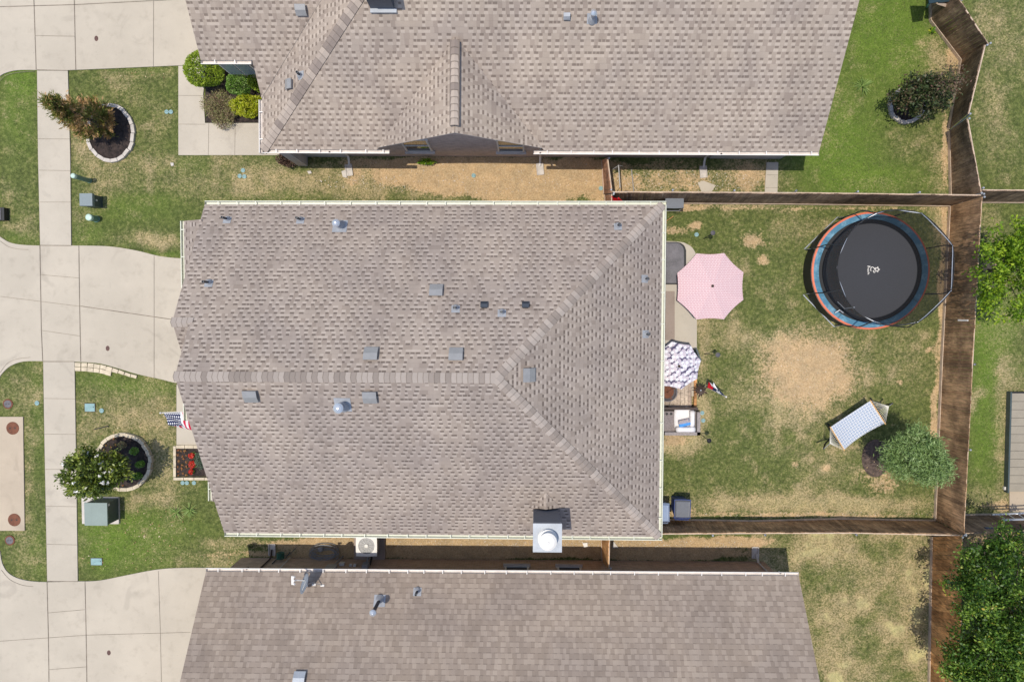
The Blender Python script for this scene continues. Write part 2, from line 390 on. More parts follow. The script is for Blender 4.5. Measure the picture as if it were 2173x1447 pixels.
def box_vent(h, px, py, zf, up, size=.40, m=None, pale=None):
    p = h.roofpt(px, py, zf, .12); sl = SLOPE[h.root.name]; u = Vector((up[0], up[1], 0)); ax = Vector((up[1], -up[0], 0)); x = Vector((up[0], up[1], sl)).normalized()
    n = ax.cross(x); n = n if n.z > 0 else -n; s = size/2
    mb = MB(); a = [p+ax*i*s*.8+x*j*s*.8+n*.0 for i, j in ((-1, -1), (1, -1), (1, 1), (-1, 1))]; b = [q+n*.11 for q in a]; mb.hexa(a, b)
    for y0, y1, z0, z1 in ((-1.0, .08, .10, .155), (.08, 1.05, .155, .125)):
        lo = [p+ax*i*s+x*j*s+n*zz for i, j, zz in ((-1, y0, z0), (1, y0, z0), (1, y1, z1), (-1, y1, z1))]; mb.hexa([q-n*.03 for q in lo], lo)
    o = mb.build('roof_vent', m or M['vent_grey'], h.root, local=True)
    f = MB(); f.hexa([p+ax*i*s*1.25+x*j*s*1.25+n*.004 for i, j in ((-1, -1), (1, -1), (1, 1), (-1, 1))], [p+ax*i*s*1.25+x*j*s*1.25+n*.012 for i, j in ((-1, -1), (1, -1), (1, 1), (-1, 1))])
    return o
def pipe_vent(h, px, py, zf, up, ht=.45, r=.042, cap=False, fl=.13, mp=None, lean=0):
    p = h.roofpt(px, py, zf); sl = SLOPE[h.root.name]; ax = Vector((up[1], -up[0], 0)); x = Vector((up[0], up[1], sl)).normalized(); n = ax.cross(x); n = n if n.z > 0 else -n
    mb = MB(); mb.lathe(p, [(r, -.05), (r, ht), (r*.7, ht), (r*.7, ht-.05)], 12)
    o = mb.build('vent_pipe', mp or M['pipe_dark'], h.root, smooth=False, local=True)
    if cap:
        mb = MB(); mb.lathe(p, [(r*1.15, ht-.02), (r*1.9, ht), (r*1.9, ht+.05), (r*1.2, ht+.09), (r*.3, ht+.12)], 16); mb.build('rain_cap', M['steel'], o, local=True)
    f = MB(); q = [p+ax*i*fl+x*j*fl+x*.05 for i, j in ((-1, -1), (1, -1), (1, 1), (-1, 1))]; f.hexa([v+n*.006 for v in q], [v+n*.014 for v in q])
    f.lathe(p, [(r*2.6, -.02), (r*2.2, .05), (r*1.25, .12 if not cap else .2)], 16)
    f.build('flashing', M['lead'], o, local=True); return o
SLOPE = {}
# ----------------------------------------------------------------- main house
a = -.0035
H1 = House('house', 'taupe shingled house in the middle with its long ridge and two hips, cream gutters', (-3, -2), a, 'suburban houses in a row')
SLOPE[H1.root.name] = .56
def LP(h, x, y, z): return h.L(*(x, y), z)
def h1(x, y, z):   # unrotated house coordinates -> local of the root
    return (x-H1.c[0], y-H1.c[1], z)
N1, S1, E1, W1, W0, YR, XR, ZR, Z0 = 3.72, -7.62, 4.66, -10.40, -10.93, -1.88, -.82, 5.9, 2.7
sN = (ZR-Z0)/(N1-YR); sS = (ZR-Z0)/(YR-S1); YG = -.27; ZG = Z0+sN*(N1-YG)
mb = MB()
slab(mb, [h1(W0, N1, Z0), h1(E1, N1, Z0), h1(XR, YR, ZR), h1(W1, YR, ZR), h1(W1, YG, ZG), h1(W0, YG, ZG)], (0, -1), org=(0, N1+2))
slab(mb, [h1(W1, S1, Z0), h1(E1, S1, Z0), h1(XR, YR, ZR), h1(W1, YR, ZR)], (0, 1), org=(0, S1+2))
slab(mb, [h1(E1, N1, Z0), h1(E1, S1, Z0), h1(XR, YR, ZR)], (-1, 0), org=(E1+3, 0))
slab(mb, [h1(W0, YG, ZG), h1(W1+.03, YG, ZG), h1(W1+.03, YG-1.5, ZG-1.5*sS), h1(W0, YG-1.5, ZG-1.5*sS)], (0, 1), org=(0, -6))
GX = -11.66
slab(mb, [h1(GX, 3.16, Z0), h1(GX, -3.70, Z0), h1(-10.05, -3.70, Z0+.5*1.55), h1(-10.05, -.7, Z0+.5*1.55), h1(-10.85, -.7, Z0+.5*.78), h1(-10.85, 3.16, Z0+.5*.78)], (1, 0), org=(GX+3, 0))
slab(mb, [h1(-10.83, -5.55, Z0), h1(-10.83, -6.5, Z0), h1(-10.0, -6.5, Z0+.45), h1(-10.0, -5.55, Z0+.45)], (1, 0), org=(GX+3, 0))
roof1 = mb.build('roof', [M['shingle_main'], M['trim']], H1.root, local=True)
mb = MB(); dE = Vector((.70, 0, -.70*.6)); 
caps(mb, h1(W1-.02, YR, ZR), h1(XR, YR, ZR), [(0, 1, -sN), (0, -1, -sS)])
caps(mb, h1(W0-.02, YG, ZG), h1(W1+.12, YG, ZG), [(0, 1, -sN), (0, -1, -sS)])
hd = Vector((E1-XR, N1-YR, 0)).normalized()
for (ex, ey) in ((E1, N1), (E1, S1)):
    d = Vector((XR-ex, YR-ey, ZR-Z0)); sg = 1 if ey > 0 else -1
    perp = Vector((-d.y, d.x, 0)).normalized()
    # side drops : measured on the adjoining planes
    def drop(v):
        q = Vector((ex, ey, Z0))+d*.5+v
        zz = min(Z0+sN*(N1-q.y), Z0+sS*(q.y-S1), Z0+(ZR-Z0)*(E1-q.x)/(E1-XR)); return zz-(Z0+d.z*.5)
    s1 = perp.copy(); s1.z = drop(perp); s2 = -perp; s2.z = drop(-perp)
    pr = [s1, s2]
    caps(mb, h1(ex, ey, Z0), h1(XR, YR, ZR), pr, wd=.15, ex=.19, z=.03)
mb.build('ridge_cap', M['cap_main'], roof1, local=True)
zN = lambda x, y: Z0+sN*(N1-(y+H1.c[1])); zS = lambda x, y: Z0+sS*((y+H1.c[1])-S1); zE = lambda x, y: Z0+(ZR-Z0)*(E1-(x+H1.c[0]))/(E1-XR)
for px, py, f, up in ((925, 618, zN, (0, -1)), (786, 753, zN, (0, -1)), (967, 754, zN, (0, -1)), (530, 839, zS, (0, 1)), (784, 841, zS, (0, 1)), (1120, 796, zE, (-1, 0))):
    box_vent(H1, px, py, f, up, .42)
for px, py in ((1027, 649), (1115, 649)):
    box_vent(H1, px, py, zN, (0, -1), .22, M['vent_dark'])
for px, py, f, up in ((483, 465, zN, (0, -1)), (638, 466, zN, (0, -1)), (444, 599, zN, (0, -1)), (967, 653, zN, (0, -1)), (1065, 662, zN, (0, -1)), (1311, 479, zN, (0, -1)), (1370, 592, zE, (-1, 0)), (1372, 709, zE, (-1, 0))):
    pipe_vent(H1, px, py, f, up)
pipe_vent(H1, 722, 478, zN, (0, -1), .5, .07, True, .24, M['galv'])
pipe_vent(H1, 728, 861, zS, (0, 1), .5, .08, True, .25, M['galv'])
# walls
wb = wallbox(-10.0-H1.c[0], 4.35-H1.c[0], S1+.4-H1.c[1], N1-.4-H1.c[1], 0, Z0-.1)
wallbox(-10.75-H1.c[0], -10.02-H1.c[0], -.9-H1.c[1], N1-.42-H1.c[1], 0, Z0+.2, mb=wb)
wb.face([h1(-10.0, S1+.4, Z0-.1), h1(-10.0, N1-.4, Z0-.1), h1(-10.0, YR, ZR-.15)], [(0, 0), (10, 0), (5, 3)])
wb.face([h1(-10.5, YG-1.4, ZG-1), h1(-10.5, N1-.4, Z0), h1(-10.5, YG, ZG-.1)], [(0, 0), (3, 0), (2, 1)])
wb.build('wall', M['brick_north'], H1.root, local=True)
gd = MB(); gd.box(h1(-10.78, 1.2, 1.1), (.06, 3.6, 2.2)); 
for k in range(1, 4): gd.box(h1(-10.82, 1.2, .55*k), (.02, 3.6, .03))
gd.build('garage_door', M['white'], H1.root, local=True)
fd = MB(); fd.box(h1(-10.03, -2.6, 1.05), (.08, .95, 2.1)); fd.build('door', M['dark_wood'], H1.root, local=True)
pt = MB(); pt.box(h1(-11.45, -3.55, 1.3), (.3, .3, 2.6)); pt.build('porch_column', M['trim'], H1.root, local=True)
for y in (-6.0,):
    g = MB(); g.box(h1(-10.03, y, 1.4), (.06, 1.3, 1.4)); wd = g.build('window', M['trim'], H1.root, local=True)
    g = MB(); g.box(h1(-10.07, y, 1.4), (.02, 1.16, 1.26)); g.build('pane', M['glass'], wd, local=True)
for y, wdt in ((-4.8, 1.5), (1.9, 1.5), (-1.2, 1.8)):
    g = MB(); g.box(h1(4.37, y, 1.3), (.06, wdt, 1.6)); wd = g.build('window', M['trim'], H1.root, local=True)
    g = MB(); g.box(h1(4.41, y, 1.3), (.02, wdt-.14, 1.46)); g.build('pane', M['glass'], wd, local=True)
c = M['cream']
z1_ = Z0
gutter(H1.root, h1(W0, N1, 0), h1(E1+.12, N1, 0), (0, 1), c)
gutter(H1.root, h1(W1, S1, 0), h1(E1+.12, S1, 0), (0, -1), c)
gutter(H1.root, h1(E1, S1, 0), h1(E1, N1, 0), (1, 0), c, z=2.705, step=1.1)
gutter(H1.root, h1(GX, -3.70, 0), h1(GX, 3.16, 0), (-1, 0), c, step=.9)
gutter(H1.root, h1(-10.83, -6.5, 0), h1(-10.83, -5.55, 0), (-1, 0), c, step=.7)
# fireplace chase with metal cap
CX0, CX1, CY0, CY1 = .30, 1.20, -7.37, -6.47
mb = MB(); mb.cur = 0
wallbox(CX0+.03-H1.c[0], CX1-.03-H1.c[0], CY0+.03-H1.c[1], CY1-.03-H1.c[1], 2.0, 4.93, mb=mb)
ch = mb.build('chimney', simple('chase_siding', (.11, .125, .15), .6, var=.08), H1.root, local=True)
mb = MB(); x0, x1, y0, y1 = CX0-H1.c[0], CX1-H1.c[0], CY0-H1.c[1], CY1-H1.c[1]
mb.box(((x0+x1)/2, (y0+y1)/2, 4.98), (CX1-CX0, CY1-CY0, .1)); mb.build('chimney_cap', M['galv'], ch, local=True)
cx, cy = (x0+x1)/2-.0, (y0+y1)/2
mb = MB(); mb.lathe((cx, cy, 5.03), [(.27, 0), (.30, .02), (.24, .06), (.24, .10), (.29, .12), (.30, .15), (.2, .165), (.19, .33)], 28)
for k in range(20):
    t = k*math.pi/10; mb.box((cx+.235*math.cos(t), cy+.235*math.sin(t), 5.03+.3), (.012, .012, .16), t)
mb.lathe((cx, cy, 5.38), [(.27, 0), (.275, .02), (.20, .07), (.05, .11), (.02, .14)], 28); mb.build('flue_cap', M['white'], ch, smooth=False, local=True)
mb = MB(); p = h1(.75, -6.1, 0)   # cricket behind the chase
zc = Z0+sS*(-6.47-S1)
slab(mb, [h1(CX0-.05, -6.44, zc+.02), h1(.75, -6.44, zc+.26), h1(.75, -5.85, Z0+sS*(-5.85-S1)+.03)], (1, 0), .02)
slab(mb, [h1(CX1+.05, -6.44, zc+.02), h1(.75, -6.44, zc+.26), h1(.75, -5.85, Z0+sS*(-5.85-S1)+.03)], (-1, 0), .02)
mb.build('chimney_cricket', [M['shingle_main'], M['trim']], ch, local=True)
# ----------------------------------------------------------------- north house
Z0 = 2.6
H2 = House('house', 'tan shingled house at the top with white gutters and a cross gable', (0, 9), -.0085, 'suburban houses in a row')
SLOPE[H2.root.name] = .66; s2 = .66
def toL(h, px, py, z): X, Y = G(px, py, z); return h.L(X, Y, z)
A = toL(H2, 557, 317, Z0); B = toL(H2, 1738, 323, Z0); y0 = (A[1]+B[1])/2; xw, xe = A[0], B[0]
yv = y0+1.72; RD = 6.2; yr = y0+RD; zr = Z0+s2*RD
ga = toL(H2, 800, 317, Z0)[0]; gb = toL(H2, 1155, 317, Z0)[0]; gx = (ga+gb)/2; gw = (gb-ga)/2; zg = Z0+.695*gw; ybk = y0+(zg-Z0)/s2
g0 = toL(H2, 419, 123, 3.5); xg = g0[0]; yg = g0[1]; zgt = Z0+s2*(yg-yv)
T = 5.5
mb = MB()
slab(mb, [(xw, y0, Z0), (ga, y0, Z0), (gx, ybk, zg), (gb, y0, Z0), (xe, y0, Z0), (xe, yr, zr), (xw+RD, yr, zr)], (0, 1), org=(0, y0))
slab(mb, [(xw, y0, Z0), (xw+RD, yr, zr), (xw+T+.7, yv+T+.7, Z0+s2*(T+.7)), (xw, yv, Z0)], (1, 0), org=(xw, 0))
slab(mb, [(xg, yg, zgt), (xw-.06, yg, zgt), (xw-.02, yv, Z0), (xw+T, yv+T, Z0+s2*T), (xg, yv+T, Z0+s2*T)], (0, 1), org=(0, yv))
slab(mb, [(xg, yv+T, Z0+s2*T), (xw+T, yv+T, Z0+s2*T), (xw+T+5, yv+T+5, Z0), (xg, yv+T+5, Z0)], (0, -1), org=(0, yv))
slab(mb, [(xe, yr, zr), (xw+RD, yr, zr), (xw+RD-2, yr+RD, Z0), (xe, yr+RD, Z0)], (0, -1), org=(0, yv))
yf = y0+.07
slab(mb, [(ga, yf, Z0), (gx, yf, zg), (gx, ybk, zg)], (1, 0), org=(ga, 0), zlift=.012)
slab(mb, [(gb, yf, Z0), (gx, yf, zg), (gx, ybk, zg)], (-1, 0), org=(gb, 0), zlift=.012)
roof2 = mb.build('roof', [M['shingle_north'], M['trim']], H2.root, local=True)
mb = MB(); pw = Vector((1, -1, 0)).normalized(); dz = -s2*.707
caps(mb, (xw, y0, Z0), (xw+RD, yr, zr), [(-.707, .707, dz), (.707, -.707, dz)], wd=.17, ex=.21, z=.035)
mb.build('ridge_cap', M['cap_north'], roof2, local=True)
mb = MB(); caps(mb, (gx, yf+.22, zg+.09), (gx, ybk-.12, zg+.09), [(-1, 0, -.3), (1, 0, -.3)], wd=.145, ex=.20, z=.03)
mb.box((gx, (yf+ybk)/2+.05, zg+.045), (.30, ybk-yf-.34, .09), uvr=.02)
mb.build('ridge_vent', M['cap_north'], roof2, local=True)
fz = lambda x, y: Z0+s2*(y-y0); fw = lambda x, y: Z0+s2*(x-xw); fg = lambda x, y: Z0+s2*(y-yv)
box_vent(H2, 637, 17, fg, (0, 1), .34); box_vent(H2, 614, 178, fw, (1, 0), .32); box_vent(H2, 1203, 30, fz, (0, 1), .2, M['lead'])
pipe_vent(H2, 637, 161, fw, (1, 0), .34); pipe_vent(H2, 1256, 44, fz, (0, 1), .5, .05, True, .15, M['lead'])
yw = y0+.38
wb = wallbox(xw+.45, xe-.35, yw, yr+RD-.5, 0, Z0-.08)
wb.face([(ga+.1, yw, Z0-.08), (gb-.1, yw, Z0-.08), (gx, yw, zg-.12)], [(0, 0), (5.4, 0), (2.7, 1.8)])
wallbox(xg+.4, xw+.5, yg+.4, yv+T+4.5, 0, zgt-.08, mb=wb)
wb.build('wall', M['brick_north'], H2.root, local=True)
def window(h, x, y, z, wdt, ht, sy, trim=None):
    g = MB(); 
    for dx, dz, a, b in ((-wdt/2, 0, .06, ht), (wdt/2, 0, .06, ht), (0, -ht/2, wdt+.12, .06), (0, ht/2, wdt+.12, .06), (0, 0, wdt-.06, .04)):
        g.box((x+dx, y+sy*.02, z+dz), (a, .06, b))
    wd = g.build('window', trim or M['trim'], h.root, local=True)
    g = MB(); g.box((x, y+sy*.012, z), (wdt-.06, .02, ht-.06)); g.build('pane', M['glass'], wd, local=True)
    g = MB(); g.box((x, y+sy*.06, z-ht/2-.07), (wdt+.2, .13, .08)); g.build('sill', M['brick_north'] if h is H2 else M['brick_south'], wd, local=True)
for px in (886, 1084):
    x = toL(H2, px, 318, 1.5)[0]; window(H2, x, yw, 1.75, .90, 1.6, -1)
# grey siding panels of the covered porches
for pa, pb in ((652, 738), (1505, 1655)):
    xa, xb = toL(H2, pa, 340, 0)[0], toL(H2, pb, 340, 0)[0]
    g = MB(); g.box(((xa+xb)/2, yw-.02, 1.3), (xb-xa, .05, 2.5)); g.build('porch_panel', M['siding'], H2.root, local=True)
for pc in (643,):
    xc = toL(H2, pc, 345, 0)[0]; g = MB(); g.box((xc, yw-.2, 1.25), (.36, .36, 2.5), uvr=.1); g.build('porch_column', M['brick_north'], H2.root, local=True)
wt = M['white']
gutter(H2.root, (xw-.0, y0, 0), (toL(H2, 826, 320, Z0)[0], y0, 0), (0, -1), wt)
gutter(H2.root, (toL(H2, 1132, 320, Z0)[0], y0, 0), (xe, y0, 0), (0, -1), wt)
gutter(H2.root, (xw, y0-.12, 0), (xw, yv-.05, 0), (-1, 0), wt)
gutter(H2.root, (xg, yg, 0), (xw-.1, yg, 0), (0, -1), wt, z=zgt)
for px, py in ((742, 347), (1146, 347), (1493, 347)):
    l = toL(H2, px, py, 0); downspout(H2.root, (l[0]-.05, y0-.06, Z0-.1), (l[0], yw-.05, 0), wt, (0, -1))
# window and tap on the garage wall behind the hedge
g = MB(); xx = toL(H2, 500, 140, 1.8)[0]; g.box((xx, yg+.37, 1.7), (1.1, .06, 1.5)); wd = g.build('window', M['white'], H2.root, local=True)
g = MB(); g.box((xx-.26, yg+.33, 1.7), (.46, .02, 1.36)); g.box((xx+.26, yg+.33, 1.7), (.46, .02, 1.36)); g.build('pane', simple('sky_glass', (.25, .29, .33), .1), wd, local=True)
# dark chase at the frame edge
p0 = toL(H2, 790, 20, 0); 
q = H2.roofpt(812, 20, fz); g = MB(); g.box((q.x, q.y+.42, q.z+.55), (.72, .84, 1.5)); c2 = g.build('chimney', simple('dark_chase', (.06, .07, .09), .55, var=.1), H2.root, local=True)
g = MB(); g.box((q.x, q.y+.42, q.z+1.33), (.80, .92, .08)); g.build('chimney_cap', M['galv'], c2, local=True)
g = MB(); g.box((q.x+.03, q.y-.06, q.z+.02), (.80, .12, .05)); g.build('flashing', M['galv'], c2, local=True)
# ----------------------------------------------------------------- south house
Z0 = 2.42
H3 = House('house', 'brown shingled house at the bottom of the picture with a satellite dish at its gutter', (-1, -14), -.001, 'suburban houses in a row')
SLOPE[H3.root.name] = .66; s3 = .66
A = toL(H3, 437, 1212.5, Z0); B = toL(H3, 1695, 1221, Z0); y3 = (A[1]+B[1])/2; xa, xb = A[0], B[0]; R3 = 6.0
mb = MB()
slab(mb, [(xa, y3, Z0), (xb, y3, Z0), (xb, y3-R3, Z0+s3*R3), (xa, y3-R3, Z0+s3*R3)], (0, -1), org=(0, y3))
slab(mb, [(xa, y3-2*R3, Z0), (xb, y3-2*R3, Z0), (xb, y3-R3, Z0+s3*R3), (xa, y3-R3, Z0+s3*R3)], (0, 1), org=(0, y3-2*R3))
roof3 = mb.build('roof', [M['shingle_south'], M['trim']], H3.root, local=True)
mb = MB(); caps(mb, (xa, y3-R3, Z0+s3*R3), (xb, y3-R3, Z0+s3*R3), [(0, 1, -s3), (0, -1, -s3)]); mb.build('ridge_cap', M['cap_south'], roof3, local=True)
f3 = lambda x, y: Z0+s3*(y3-y)
w3 = y3-.38
wb = wallbox(xa+.25, xb-.35, y3-2*R3+.4, w3, 0, Z0-.08)
for xx in (xa+.25, xb-.35): wb.face([(xx, w3, Z0-.08), (xx, y3-2*R3+.4, Z0-.08), (xx, y3-R3, Z0+s3*R3-.3)], [(0, 0), (11, 0), (5, 3.6)])
wb.build('wall', M['brick_south'], H3.root, local=True)
gutter(H3.root, (xa, y3, 0), (xb, y3, 0), (0, 1), wt, step=.72)
for px in (1096, 1212):
    x = toL(H3, px, 1205, 1.9)[0]; window(H3, x, w3, 1.45, .82, 1.3, 1)
for px, py in ((578, 1178), (1605, 1180)):
    l = toL(H3, px, py, 0); downspout(H3.root, (l[0]+.05*(1 if px > 1000 else -1), y3+.06, Z0-.1), (l[0], w3+.05, 0), M['dark_wood'] if px < 1000 else M['trim'], (0, 1))
gdn = MB(); gdn.box((xa+.22, y3-5.5, 1.1), (.06, 4.8, 2.2)); gdn.build('garage_door', M['white'], H3.root, local=True)
pipe_vent(H3, 886, 1252, f3, (0, -1), .38, .045, False, .14, M['pipe_dark'])
pipe_vent(H3, 806, 1271, f3, (0, -1), 1.05, .06, True, .2, M['pipe_dark'])
box_vent(H3, 634, 1442, f3, (0, -1), .38, M['galv'])
# meters, conduits and pipework on the wall facing the gap
def wall3(px, z): X, Y = G(px, 1195, z); return H3.L(X, Y, z)[0]
mb = MB(); x = wall3(702, 1.3); mb.box((x, w3+.09, 1.35), (.36, .18, .5)); mb.tube([(x, w3+.08, 1.1), (x+.1, w3+.08, 0)], .03, 6); mb.build('meter_box', M['vent_grey'], H3.root, local=True)
mb = MB(); x = wall3(776, .9); mb.box((x, w3+.07, .9), (.22, .14, .36)); mb.tube([(x, w3+.1, .8), (x+.02, w3+.3, .35), (x, w3+.5, .3)], .035, 6); mb.build('disconnect_box', M['vent_grey'], H3.root, local=True)
mb = MB(); x = wall3(726, .7); mb.box((x, w3+.05, .7), (.18, .1, .16)); mb.build('cable_box', M['trim'], H3.root, local=True)
for dx in (.35, .5): MB().box((x+dx, w3+.04, .8), (.1, .08, .1)).build('cable_box', M['trim'], H3.root, local=True)
mb = MB(); x = wall3(570, 1.5); mb.tube([(x, w3+.06, 2.3), (x+.3, w3+.06, 1.2), (x+.35, w3+.1, .2)], .018, 6); mb.build('conduit', M['trim'], H3.root, local=True)
# ================================================================= GROUND
def poly_struct(name, pts, z0, z1, m, kind='structure', smooth=0):
    P = GP(pts); mb = MB(); mb.prism(P, z0, z1); return tag(mb.build(name, m), kind=kind)
EXC = []   # photo polygons where no grass grows
def slabc(name, pts, m, z=.03, ex=True):
    if ex: EXC.append(pts)
    return poly_struct(name, pts, -.12, z, m)
WALKN = [(80, 151), (145, 151.5), (150, 330), (152, 522), (86.5, 521), (82, 330)]
WALKS = [(93, 767), (159, 767), (162, 950), (166, 1232), (101.5, 1232), (96, 950)]
curN = smooth_poly([(-260, 520), (-60, 380), (-12, 290), (0, 200), (3, 166), (14, 155), (40, 150.5), (80, 149)], 5, False)
DRN = [(-260, -260)]+[(-260, 520)]  # street side handled below
DRIVE_N = smooth_poly([(0, 163), (12, 156), (38, 150), (80, 149.5)], 5, False)+[(145, 150), (240, 146), (379, 140), (620, 130), (640, -260), (-2, -260)]
DRIVE_M = smooth_poly([(0, 502), (22, 515), (50, 520), (86, 521.5)], 4, False)+smooth_poly([(152, 521.5), (230, 523), (290, 532), (340, 544), (392, 549), (450, 550)], 5, False)+\
    [(470, 560), (470, 814)]+smooth_poly([(440, 816), (380, 813), (340, 804), (290, 793), (240, 778), (205, 770), (159, 767.5)], 4, False)+smooth_poly([(93, 766), (50, 767), (22, 777), (4, 794), (0, 802)], 4, False)
DRIVE_S = smooth_poly([(1, 1168), (5, 1192), (16, 1212), (36, 1225), (65, 1232), (101, 1234)], 4, False)+smooth_poly([(166, 1232.5), (210, 1231), (262, 1221), (330, 1208), (385, 1204), (470, 1204)], 5, False)+[(500, 1700), (0, 1700)]
STREET = [(-900, -400), (-2, -400), (-1, 1800), (-900, 1800)]
PATH_N = [(379.5, 141), (440, 139), (432, 200), (436, 262), (640, 262), (640, 330), (379.5, 330)]
EXC.append(STREET)
tag(poly_struct('street', STREET, -.3, .012, M['concrete']))
slabc('driveway', DRIVE_N, M['concrete']); slabc('driveway', DRIVE_M, M['concrete']); slabc('driveway', DRIVE_S, M['concrete'])
slabc('sidewalk', WALKN, M['concrete_walk'], .034); slabc('sidewalk', WALKS, M['concrete_walk'], .034)
slabc('front_path', PATH_N, M['concrete_walk'], .036)
PORCH = [(376, 816), (470, 816), (470, 945), (376, 943)]
slabc('porch_slab', PORCH, M['concrete_walk'], .05)
PADW = [(-2, 884), (50, 884), (53.5, 1125), (-2, 1125)]
slabc('utility_pad', PADW, M['concrete_pad'], .036)
PATIO = [(1370, 510), (1435, 513)]+smooth_poly([(1450, 515), (1466, 524), (1476, 540), (1478, 560)], 4, False)+[(1478, 840), (1370, 840)]
slabc('patio', PATIO, M['concrete_walk'], .06)
slabc('patio_strip', [(1370, 618), (1431, 618), (1431, 722), (1370, 722)], M['concrete_brown'], .066)
slabc('side_path', [(1626, 345), (1651, 345), (1649, 413), (1622, 413)], M['concrete_walk'], .035)
slabc('shed_pad', [(2141, 1035), (2300, 1035), (2300, 1085), (2141, 1085)], M['concrete_pad'], .035)
# joints cut in the slabs : thin strips of filler, part of the paving
def joints(name, lines, m, wd=.022, z=.040):
    mb = MB()
    for L in lines:
        P = GP(L)
        for a, b in zip(P, P[1:]):
            a, b = Vector((*a, 0)), Vector((*b, 0)); d = (b-a).normalized(); n = Vector((-d.y, d.x, 0))*wd/2; z3 = Vector((0, 0, z))
            mb.face([a-n+z3, b-n+z3, b+n+z3, a+n+z3])
    return tag(mb.build(name, m), kind='structure')
joints('expansion_joints', [[(72, -40), (78, 149)], [(158, -40), (162, 149)], [(86, 521), (89, 700), (92, 767)], [(168.5, 522), (170, 640), (172.5, 767)],
    [(101, 1233), (104, 1350), (107, 1600)], [(181.5, 1232), (184, 1350), (188, 1600)], [(80, 149.5), (145, 151)], [(86, 521), (152, 521.5)], [(93, 767), (159, 767)], [(101, 1232), (166, 1232.5)], [(-2, 16), (160, 11.5)], [(160, 11.5), (420, -2)],
    [(172, 649.5), (367, 678)]], M['joint'], .026)
joints('control_joints', [[(327, -40), (326.5, 142)], [(76, 77), (161, 78.5)], [(328, 543), (328, 803)], [(2, 629), (170, 650)], [(86, 583), (168, 590)], [(89, 701), (172, 713)],
    [(337, 1210), (341, 1330), (347, 1600)], [(0, 1359), (185, 1346)], [(185, 1346), (405, 1340)], [(103, 1299), (181, 1292)], [(106, 1419), (186, 1413)], [(83, 295.5), (149, 296)], [(84, 362), (150, 363)], [(85, 429.5), (151, 429.5)],
    [(95, 845), (160, 846)], [(96, 920.5), (161, 921)], [(98, 995), (163, 995)], [(99, 1073), (164, 1074)], [(101, 1153.5), (165, 1155)],
    [(380, 204), (434, 204)], [(380, 264.5), (437, 265)], [(444, 262), (443, 330)], [(500, 262), (499, 330)], [(1431, 640), (1478, 640)], [(1626, 372), (1650, 372)], [(1624, 399), (1649, 399)]], M['joint'], .012, .0415)
joints('edge_gap', [[(79.5, 152), (82, 330), (86, 520)], [(92.5, 768), (95.5, 950), (101, 1231)], [(375.5, 816), (375.5, 943)]], M['joint_dark'], .045, .006)
# rolled kerb lips where the driveways flare to the street
for L in ([(2, 172), (14, 161), (40, 155), (76, 152)], [(2, 512), (20, 524), (42, 529), (62, 530)], [(2, 790), (16, 772), (36, 762), (66, 758)], [(4, 1208), (22, 1228), (48, 1240), (72, 1243)]):
    joints('kerb_lip', [smooth_poly(L, 5, False)], M['joint'], .014, .039)
# ---------------- lawn : one sheet with painted wear (dry straw, bare soil, lush growth) as vertex attributes
def inpoly(px, py, P):
    P = np.array(P, float); r = np.zeros(px.shape, bool); j = len(P)-1
    for i in range(len(P)):
        a, b = P[i], P[j]
        c = ((a[1] > py) != (b[1] > py)) & (px < (b[0]-a[0])*(py-a[1])/(b[1]-a[1]+1e-12)+a[0]); r ^= c; j = i
    return r
def vnoise(x, y, sc, seed):
    x = x/sc; y = y/sc; xi = np.floor(x).astype(int); yi = np.floor(y).astype(int); fx = x-xi; fy = y-yi; fx = fx*fx*(3-2*fx); fy = fy*fy*(3-2*fy)
    def h(a, b): v = np.sin(a*127.1+b*311.7+seed*74.7)*43758.5453; return v-np.floor(v)
    return (h(xi, yi)*(1-fx)+h(xi+1, yi)*fx)*(1-fy)+(h(xi, yi+1)*(1-fx)+h(xi+1, yi+1)*fx)*fy
def fbm(x, y, sc, seed, o=4): return sum(vnoise(x, y, sc/2**k, seed+k)*.5**(k+1) for k in range(o))/(1-.5**o)
